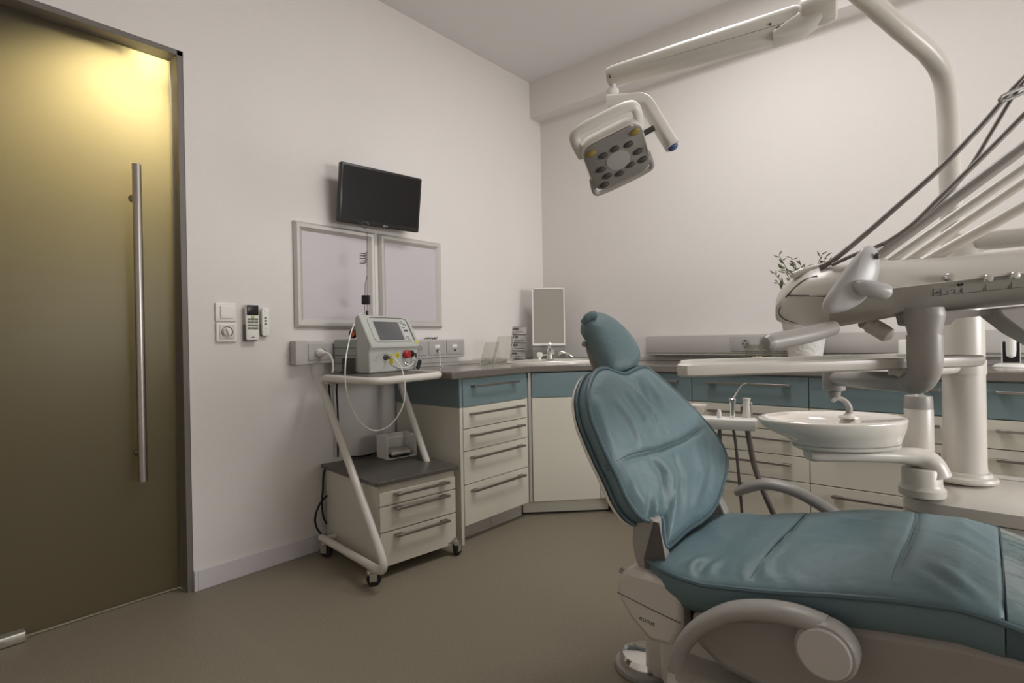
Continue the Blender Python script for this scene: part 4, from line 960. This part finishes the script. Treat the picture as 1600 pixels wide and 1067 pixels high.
# control handle wing
wp = [(1343, 392), (1348, 386), (1357, 383.5), (1366, 386), (1372.5, 396), (1375, 412), (1373, 430), (1366, 448), (1352, 467), (1338, 478), (1318, 486.5), (1296, 489.5), (1287, 486), (1284.5, 478), (1288, 467), (1302, 446), (1325, 414)]
wpp = cr([V((a, b, 0)) for a, b in wp], 3, True); wcx = (1335, 440)
def wr_(k, d): return [at(wcx[0]+(p.x-wcx[0])*k, wcx[1]+(p.y-wcx[1])*k, d) for p in wpp]
wg = obj('control_handle', MB().loft([wr_(.9, 1.035), wr_(.98, 1.02), wr_(1.0, 1.0), wr_(1.0, .985), wr_(.96, .974), wr_(.8, .967), wr_(.5, .962), wr_(.1, .960)]), mat('handle_grey_white', (188, 187, 186), .35), con, ang=70)
obj('handle_boss', MB().tube(cr([at(1333, 443, .965), at(1350, 449, .955), at(1368, 453, .952), at(1380, 455.5, .953), at(1388, 456.5, .956)], 5), [.003, .006, .009, .011, .0125, .0132, .0138, .0142, .0145, .0147, .0148, .0148, .0148, .0147, .0146, .0145, .0140, .0130, .0110, .0075, .002], 20), mat('handle_grey_white2', (188, 187, 186), .35), wg)
obj('handle_slot', MB().ball(at(1370.5, 400, .966), .0042, 10, 1.5), M['dgrey'], wg)
# grip handles
g1 = cr([at(1300, 512, 1.03), at(1270, 521, .99), at(1240, 527.5, .96), at(1212, 533, .935), at(1200, 535.5, .925)], 6)
obj('grip_handle', MB().tube(g1+[at(1195, 536.5, .921), at(1192, 537, .92)], [.0155-.002*abs(i/len(g1)-.4) for i in range(len(g1))]+[.0105, .002], 18), M['greyp'], con)
g2 = cr([at(1348, 503, 1.16), at(1366, 511, 1.16), at(1380, 519, 1.15)], 6)
obj('grip_handle', MB().tube(g2+[at(1388, 524, 1.145), at(1393, 527, 1.14)], [.013]*4+[.017]*9+[.0165, .006], 18), M['warm'], con)
ub = [(1560, 482), (1600, 478), (1720, 468), (1720, 560), (1650, 548), (1600, 520), (1566, 494)]
obj('under_housing', MB().loft([[at(a, b, cst(a)+.06) for a, b in ub], [at(a, b, cst(a)+.06)+FH*.05 for a, b in ub]]), M['greyp'], con, bev=.004)
ub = [(1424, 486), (1560, 484), (1562, 490.5), (1495, 498), (1487, 507), (1460, 512), (1430, 508)]
obj('swivel_plate', MB().loft([[at(a, b, cst(a)+.075) for a, b in ub], [at(a, b, cst(a)+.075)+FH*.05 for a, b in ub]]), M['greyp'], con, bev=.003)
# collar and elbow arm
col_t = at(1444, 489, 1.03)
obj('support_collar', MB().loft([[V((col_t.x+r*cos(2*pi*k/28), col_t.y+r*sin(2*pi*k/28), z)) for k in range(28)] for r, z in ((.030, 1.045), (.0325, 1.034), (.0322, 1.028), (.0265, .998), (.0262, .992))]), M['greyp'], con)
e1, e2 = V((col_t.x, col_t.y, .994)), V((col_t.x, col_t.y, .893)); jx2 = V((jx.x, jx.y, .884)); mid = V((col_t.x, col_t.y, .876)).lerp(jx2, .22)
el = fillet([e1, V((e2.x, e2.y, .903)), V((e2.x, e2.y, .903)).lerp(jx2, .25), jx2], .055, 12)
nn = len(el); obj('elbow_arm', MB().tube(el, [.0285]+[.0285-.0065*i/13 for i in range(13)]+[.021]*(nn-15)+[.0185], 24), M['greyp'], con)
# slim hose handpieces and whip arms
whips = [((1368, 402), (1600, 230), .0112), ((1384, 412), (1600, 262), .009), ((1414, 410), (1600, 285), .009), ((1440, 412), (1600, 322), .0118)]
for i, (a, b2, r) in enumerate(whips):
    p, q = at(a[0], a[1], 1.10+.02*i), at(b2[0], b2[1], 1.02+.02*i); d = (q-p)
    obj('whip_arm', MB().tube([p-d*.03, q+d*.35], r*1.0, 14), M['warm'] if i != 0 else M['greyp'], con)
obj('whip_base', MB().loft([[at(x, y, 1.09) for x, y in ((1366, 400), (1380, 402), (1398, 412), (1440, 408), (1470, 404), (1470, 418), (1370, 424))], [at(x, y, 1.20) for x, y in ((1366, 400), (1380, 402), (1398, 412), (1440, 408), (1470, 404), (1470, 418), (1370, 424))]]), M['warm'], con, bev=.004)
hs = [[(1280, 418), (1300, 408), (1345, 372), (1400, 324), (1470, 262), (1530, 200), (1575, 148), (1600, 122), (1630, 92)],
      [(1300, 414), (1335, 398), (1375, 383), (1420, 357), (1470, 315), (1515, 262), (1550, 205), (1580, 155), (1602, 125), (1630, 98)],
      [(1380, 383), (1425, 352), (1480, 298), (1540, 240), (1600, 180), (1640, 140)]]
for i, h in enumerate(hs):
    obj('instrument_hose', MB().tube(cr([at(x, y, 1.07-.02*i-.08*(k/len(h))) for k, (x, y) in enumerate(h)], 6), (.0052, .0036, .0048)[i], 10), M['hose'], con)
obj('hose_loop', MB().tube(cr([at(1602, 135, .985), at(1580, 144, .985), at(1565, 151, .985), at(1562.5, 157, .985), at(1570, 157, .985), at(1590, 149, .985), at(1606, 141, .985)], 5), .003, 8), M['greyp'], con)
hp = thing('handpiece', 'white dental handpiece resting on the left end of the instrument console', 'handpiece', at(1255, 424, 1.10))
hh_ = [at(1239, 431, 1.10), at(1254, 425, 1.10), at(1268, 421.5, 1.10), at(1285, 418, 1.095)]
obj('handpiece_body', MB().tube(cr(hh_, 6), [.0075]*6+[.0085]*7+[.009]*6, 14), M['white'], hp)
# tray table
tl, tr_ = at(1067, 581, .96), at(1551, 562, 1.115); ZT = .939
tl.z = tr_.z = ZT; ta_ = (tr_-tl).normalized(); tb_ = V((-ta_.y, ta_.x, 0)); TLn = (tr_-tl).length
t = thing('tray_table', 'long narrow pale tray slung level beneath the instrument console', 'tray', (tl+tr_)/2)
tp2 = [(.03, .06), (.0, .02), (.012, .006), (.05, .0), (TLn-.02, 0), (TLn-.004, .01), (TLn, .03), (TLn, .15), (TLn-.03, .19), (.12, .19), (.09, .17)]
def tring(ins, z):
    return [tl+ta_*(u+(ins if u < TLn/2 else -ins))+tb_*(v+(ins if v < .095 else -ins))+EZ*z for u, v in tp2]
obj('tray_body', MB().loft([tring(.012, -.013), tring(.002, -.009), tring(0, 0), tring(.001, .008), tring(.004, .011), tring(.010, .010), tring(.014, .004)]), M['warm'], t, ang=30)
rb = cr([at(1388, 577, 1.10), at(1405, 580, 1.09), at(1418, 588, 1.075), at(1428, 598, 1.06)], 6)
obj('tray_bracket', MB().tube(rb, .006, 10, flat=1.8), M['warm'], t)

# ------------------------------------------------------------------ assistant holder with suction hoses
hl, hr = at(1090, 661, 1.94), at(1176, 662, 1.86); zz = .696; hl.z = hr.z = zz
t = thing('instrument_holder', 'white horizontal holder bar behind the chair back, carrying three suction instruments', 'instrument holder', (hl+hr)/2)
hd = (hr-hl).normalized(); hnn = V((hd.y, -hd.x, 0))
obj('holder_bar', MB().rbox((hl+hr)/2, (hr-hl).length+.03, .078, .037, .018, hd, hnn, EZ, e=.007), M['bright'], t)
obj('holder_arm', MB().tube(fillet([hl-EZ*.005, V((1.655, -1.22, .688)), V((1.70, -1.18, .18)), V((2.245, -1.13, .18))], .05), .014, 14), M['warm'], t)
def instr(px, top, z1, name, label, hosepts, hr_, kind):
    d0 = 1.895; b0 = at(px, 655, d0); b0.z = zz+.015
    t = thing(name, label, 'suction handpiece' if kind != 1 else 'syringe', b0, None)
    tp_ = at(px, top, d0)
    if kind == 0:
        obj('body', MB().lathe([(.0085, 0), (.0075, .012), (.0065, .026), (.004, .033)], b0, EZ, 16), M['bright'], t)
    elif kind == 1:
        ht = at(px, 622, d0).z-b0.z
        obj('body', MB().lathe([(.009, 0), (.0085, ht*.7), (.011, ht*.78), (.012, ht*.95), (.008, ht)], b0, EZ, 18), M['chrome'], t)
        obj('nozzle', MB().tube(fillet([b0+EZ*ht*.9, at(px+7, 612, d0), at(px+14, 601.5, d0), at(px+22, 598.5, d0)], .008), [.003]*3+[.0022]*13, 8), M['chrome'], t)
    else:
        ht = at(px, 622, d0).z-b0.z
        obj('body', MB().lathe([(.015, 0), (.0145, ht*.3), (.0125, ht*.7), (.0115, ht*.9), (.013, ht*.92), (.013, ht)], b0, EZ, 20), M['white'], t)
        obj('slide', MB().obox(b0+hd*.013+EZ*ht*.45, .010, .016, ht*.7, hd, hnn), M['greyp'], t, bev=.003)
        obj('clip', MB().obox(b0-hd*.016+EZ*ht*.45, .008, .012, .020, hd, hnn), M['dgrey'], t)
    obj('hose', MB().tube(cr([b0-EZ*.03]+hosepts, 8), hr_, 12), M['hose'], t)
instr(1124, 636, 0, 'saliva_ejector', 'short white saliva ejector, leftmost on the holder bar', [at(1125, 690, 1.89), at(1124, 740, 1.89), at(1127, 780, 1.89), at(1136, 810, 1.89), at(1160, 850, 1.91)], .006, 0)
instr(1145, 598, 0, 'air_water_syringe', 'chrome syringe with a bent nozzle, in the middle of the holder bar', [at(1149, 690, 1.89), at(1154, 740, 1.89), at(1158, 785, 1.89), at(1160, 815, 1.89), at(1162, 860, 1.91)], .005, 1)
instr(1167, 622, 0, 'suction_tube', 'thick white suction handle with cuff, rightmost on the holder bar', [at(1171, 690, 1.88), at(1178, 725, 1.86), at(1190, 760, 1.84), at(1205, 795, 1.82), at(1225, 840, 1.82)], .0093, 2)
cupc = at(1089, 634, 2.02)
o = obj('rinse_cup', MB().lathe([(.018, -.05), (.020, -.03), (.030, -.010), (.036, 0), (.037, .004), (.034, .003), (.02, -.02)], cupc, EZ, 28), M['porcelain'], org=cupc-EZ*.05)
tag(o, 'small white cup-shaped holder peeking out behind the chair back', 'cup')
obj('cup_stalk', MB().tube(fillet([cupc-EZ*.05, V((cupc.x, cupc.y, .69)), V((hl.x+.01, hl.y+.035, .69))], .02), .008, 10), M['warm'], o)

# ------------------------------------------------------------------ operating light
lt = thing('operating_light', 'white dental operating light on a bent pole and long arm, over the chair', 'dental light', (cx-.018, cy-.008, 1.28))
pl_ = [V((cx, cy, 1.26)), at(1486, 330, 1.65), at(1483, 230, 1.65), at(1481, 175, 1.65), at(1473, 120, 1.645), at(1452, 85, 1.63), at(1410, 48, 1.60), at(1350, -4, 1.57), at(1315, -34, 1.545), at(1294, -40, 1.52), at(1290, -28, 1.51), at(1290, -8, 1.50)]
pl_[0] = V((pl_[1].x+.004, pl_[1].y, 1.27))
obj('light_pole', MB().tube(cr(pl_, 6), .0275, 20), M['warm'], lt)
kn = at(1282, 14, 1.50); hx = V((RIGHT.x, RIGHT.y, 0)).normalized()
obj('arm_knuckle', MB().lathe([(.028, -.052), (.038, -.045), (.042, -.02), (.042, .02), (.038, .035), (.03, .04)], kn, (hx*.9-FH*.5).normalized(), 28).cyl(kn, kn+EZ*.07, .032), M['warm'], lt)
aR2, aL2 = at(1262, 30, 1.52), at(950, 121, 1.76); ad = (aL2-aR2).normalized(); as_ = ad.cross(EZ).normalized(); au = as_.cross(ad); au = au if au.z > 0 else -au
def rsec(c, w, h, r=.3):
    o = []
    for sx, sy, a0 in ((1, 1, 0), (-1, 1, 90), (-1, -1, 180), (1, -1, 270)):
        for k in range(4):
            a = rad(a0+30*k); q = min(w, h)*r; o.append(c+as_*(sx*(w/2-q)+q*cos(a))+au*(sy*(h/2-q)+q*sin(a)))
    return o
LA = (aL2-aR2).length
obj('spring_arm', MB().loft([rsec(aR2+ad*.012, .055, .072), rsec(aR2+ad*.03, .066, .082), rsec(aR2+ad*(LA*.5), .062, .072), rsec(aL2-ad*.02, .052, .056), rsec(aL2, .046, .048)]), M['warm'], lt)
obj('arm_fork', MB().loft([rsec(kn-ad*.0, .07, .075), rsec(aR2+ad*.02-au*.012, .07, .064), rsec(aR2+ad*.09-au*.03, .07, .02)]), M['warm'], lt)
side = as_ if as_.dot(FWD) < 0 else -as_
gl_ = MB().tube([aR2+ad*.03+side*.0325-au*.008, aR2+ad*(LA*.5)+side*.0305-au*.006, aL2-ad*.004+side*.0245-au*.004], .001, 6)
obj('arm_groove', gl_, M['dgrey'], lt)
obj('arm_screw', MB().cyl(aR2+ad*.075+side*.030-au*.018, aR2+ad*.075+side*.034-au*.018, .006).cyl(aL2-ad*.012+side*.022-au*.012, aL2-ad*.012+side*.0262-au*.012, .004).cyl(aR2+ad*.095+side*.031+au*.0, aR2+ad*.095+side*.034, .004), M['dgrey'], lt)
y0 = at(957, 158, 1.755)
obj('yoke_pin', MB().cyl(aL2-ad*.015-au*.02, y0-EZ*.0, .009).lathe([(.020, 0), (.021, .012), (.0205, .03), (.016, .034)], y0+EZ*.004, EZ, 24), M['bright'], lt)
yk = [at(949, 160, 1.76), at(975, 158, 1.745), at(997, 157, 1.735), at(1010, 163, 1.73), at(1022, 182, 1.72), at(1036, 205, 1.71), at(1051, 229, 1.70)]
ykc = cr(yk, 5); yb = MB(); yr = []
for i in range(len(ykc)):
    d = (ykc[min(i+1, len(ykc)-1)]-ykc[max(i-1, 0)]).normalized(); x = FH - d*d.dot(FH); x.normalize(); y = d.cross(x)
    w, h = .052, .036; o = []
    for sx, sy, a0 in ((1, 1, 0), (-1, 1, 90), (-1, -1, 180), (1, -1, 270)):
        for k in range(4):
            a = rad(a0+30*k); q = .010; o.append(ykc[i]+x*(sx*(w/2-q)+q*cos(a))+y*(sy*(h/2-q)+q*sin(a)))
    yr.append(o)
yo = obj('yoke', yb.loft(yr), M['white'], lt)
obj('yoke_cap', MB().ball(ykc[-1]+(ykc[-1]-ykc[-2]).normalized()*.002, .0165, 18, .6, (ykc[-1]-ykc[-2])), M['blue'], yo)
# lamp head
hc = at(965, 248, 1.74); ks_ = 1.74/F_PX
h1 = (RIGHT*78+UP*34-FWD*17.5); h2 = (RIGHT*33-UP*41+FWD*69); hS = h1.length*ks_; h1.normalize(); h2 = (h2-h1*h2.dot(h1)).normalized(); hn3 = h1.cross(h2); hn3 = hn3 if hn3.dot(FWD) < 0 else -hn3
def sq(s, r, h, sy=1.0, off=0, n=6):
    o = []
    for sx_, sy_, a0 in ((1, 1, 0), (-1, 1, 90), (-1, -1, 180), (1, -1, 270)):
        for k in range(n+1):
            a = rad(a0+90*k/n); o.append(hc+h1*(sx_*(s/2-r)+r*cos(a))+h2*(off+sy_*(s*sy/2-r)+r*sin(a))+hn3*h)
    return o
hs_ = hS*1.12
obj('head_shell', MB().loft([sq(hs_*.4, .03, -.075), sq(hs_*.75, .04, -.068), sq(hs_*.93, .042, -.05), sq(hs_, .042, -.028), sq(hs_*1.01, .042, -.010), sq(hs_*.99, .040, -.004)]), M['white'], lt)
fcE = obj('face_panel', MB().loft([sq(hs_*.97, .038, -.006), sq(hs_*.96, .037, .002), sq(hs_*.92, .034, .004), sq(hs_*.3, .02, .008)]), M['lens_panel'], lt)
obj('centre_disc', MB().lathe([(.036, .004), (.035, .009), (.001, .011)], hc, hn3, 28, sx=1.15), M['greyp'], fcE)
for (a, b2) in ((-.36, -.36), (.0, -.24), (.36, -.36), (-.2, -.22), (.22, -.2), (-.3, .02), (.33, .02), (-.24, .2), (.16, .2), (-.04, .27), (.37, .22), (-.33, .36)):
    p = hc+h1*(a*hs_)+h2*(b2*hs_)
    mt = M['ledy'] if b2 < -.3 else M['lens']
    obj('led_lens', MB().lathe([(.0135, .003), (.0125, .010), (.008, .013), (.001, .0135)], p, hn3, 16, sx=1.25, sy=.8, x=h1), mt, fcE)
def loop(sgn, h, ext):
    s = hs_/2; k = sgn
    pts = [hc+h1*(-s*.98)+h2*(k*s*.45)-hn3*h*.6, hc+h1*(-s*1.02)+h2*(k*(s+ext*.35))-hn3*h*.9, hc+h1*(-s*.75)+h2*(k*(s+ext))-hn3*h, hc+h2*(k*(s+ext*1.12))-hn3*h, hc+h1*(s*.75)+h2*(k*(s+ext))-hn3*h, hc+h1*(s*1.02)+h2*(k*(s+ext*.35))-hn3*h*.9, hc+h1*(s*.98)+h2*(k*s*.45)-hn3*h*.6]
    return cr(pts, 6)
obj('grip_loop', MB().tube(loop(-1, .050, .026), .017, 16, flat=.8), M['white'], lt)
obj('grip_loop', MB().tube(loop(1, .020, .022), .009, 14), M['greyp'], lt)
mt_ = ykc[-8]
obj('head_joint', MB().tube([mt_, hc+h1*(hs_*.45)-hn3*.04-h2*.01], .009, 14).cyl(mt_-(mt_-hc).normalized()*.012, mt_, .017), M['dgrey'], lt)

# ------------------------------------------------------------------ light in the room
def area(name, loc, sx, sy, power, rgb, rot=(0, 0, 0), spread=None):
    l = bpy.data.lights.new(name, 'AREA'); l.shape = 'RECTANGLE'; l.size = sx; l.size_y = sy; l.energy = power; l.color = rgb
    if spread: l.spread = spread
    o = bpy.data.objects.new(name, l); COL.objects.link(o); o.location = loc; o.rotation_euler = rot; return o
area('ceiling_lamp', (1.7, -1.3, 2.80), .6, 1.2, 25.5, (1, .985, .972))
area('right_fill', (5.35, -1.10, 1.10), 1.1, 1.7, 105, (1, .99, .99), (0, rad(75), 0))  # broad fill added at the unseen right side; that wall has no window
def spot(name, loc, rot, e, rgb, size, blend, soft):
    sp = bpy.data.lights.new(name, 'SPOT'); sp.energy = e; sp.color = rgb; sp.spot_size = rad(size); sp.spot_blend = blend; sp.shadow_soft_size = soft
    so = bpy.data.objects.new(name, sp); COL.objects.link(so); so.location = loc; so.rotation_euler = rot
spot('corridor_downlight', (-.36, -2.44, 2.27), V((.26, -.30, -.75)).to_track_quat('-Z', 'Y').to_euler(), 370, (1, .905, .71), 96, 1, .05)
spot('glass_core_spot', (-.15, -2.468, 2.125), (0, rad(-90), 0), 15, (1, .93, .74), 160, 1, .02)  # extra spot added close behind the glass for the glow's bright core
sc.cycles.transparent_max_bounces = 32

w = bpy.data.worlds.new('world'); sc.world = w; w.use_nodes = True
w.node_tree.nodes['Background'].inputs[0].default_value = (.5, .5, .5, 1); w.node_tree.nodes['Background'].inputs[1].default_value = .05
sc.view_settings.view_transform = 'Standard'; sc.view_settings.look = 'None'; sc.view_settings.gamma = 1; sc.view_settings.exposure = 0
try: sc.view_settings.use_curve_mapping = False
except Exception: pass
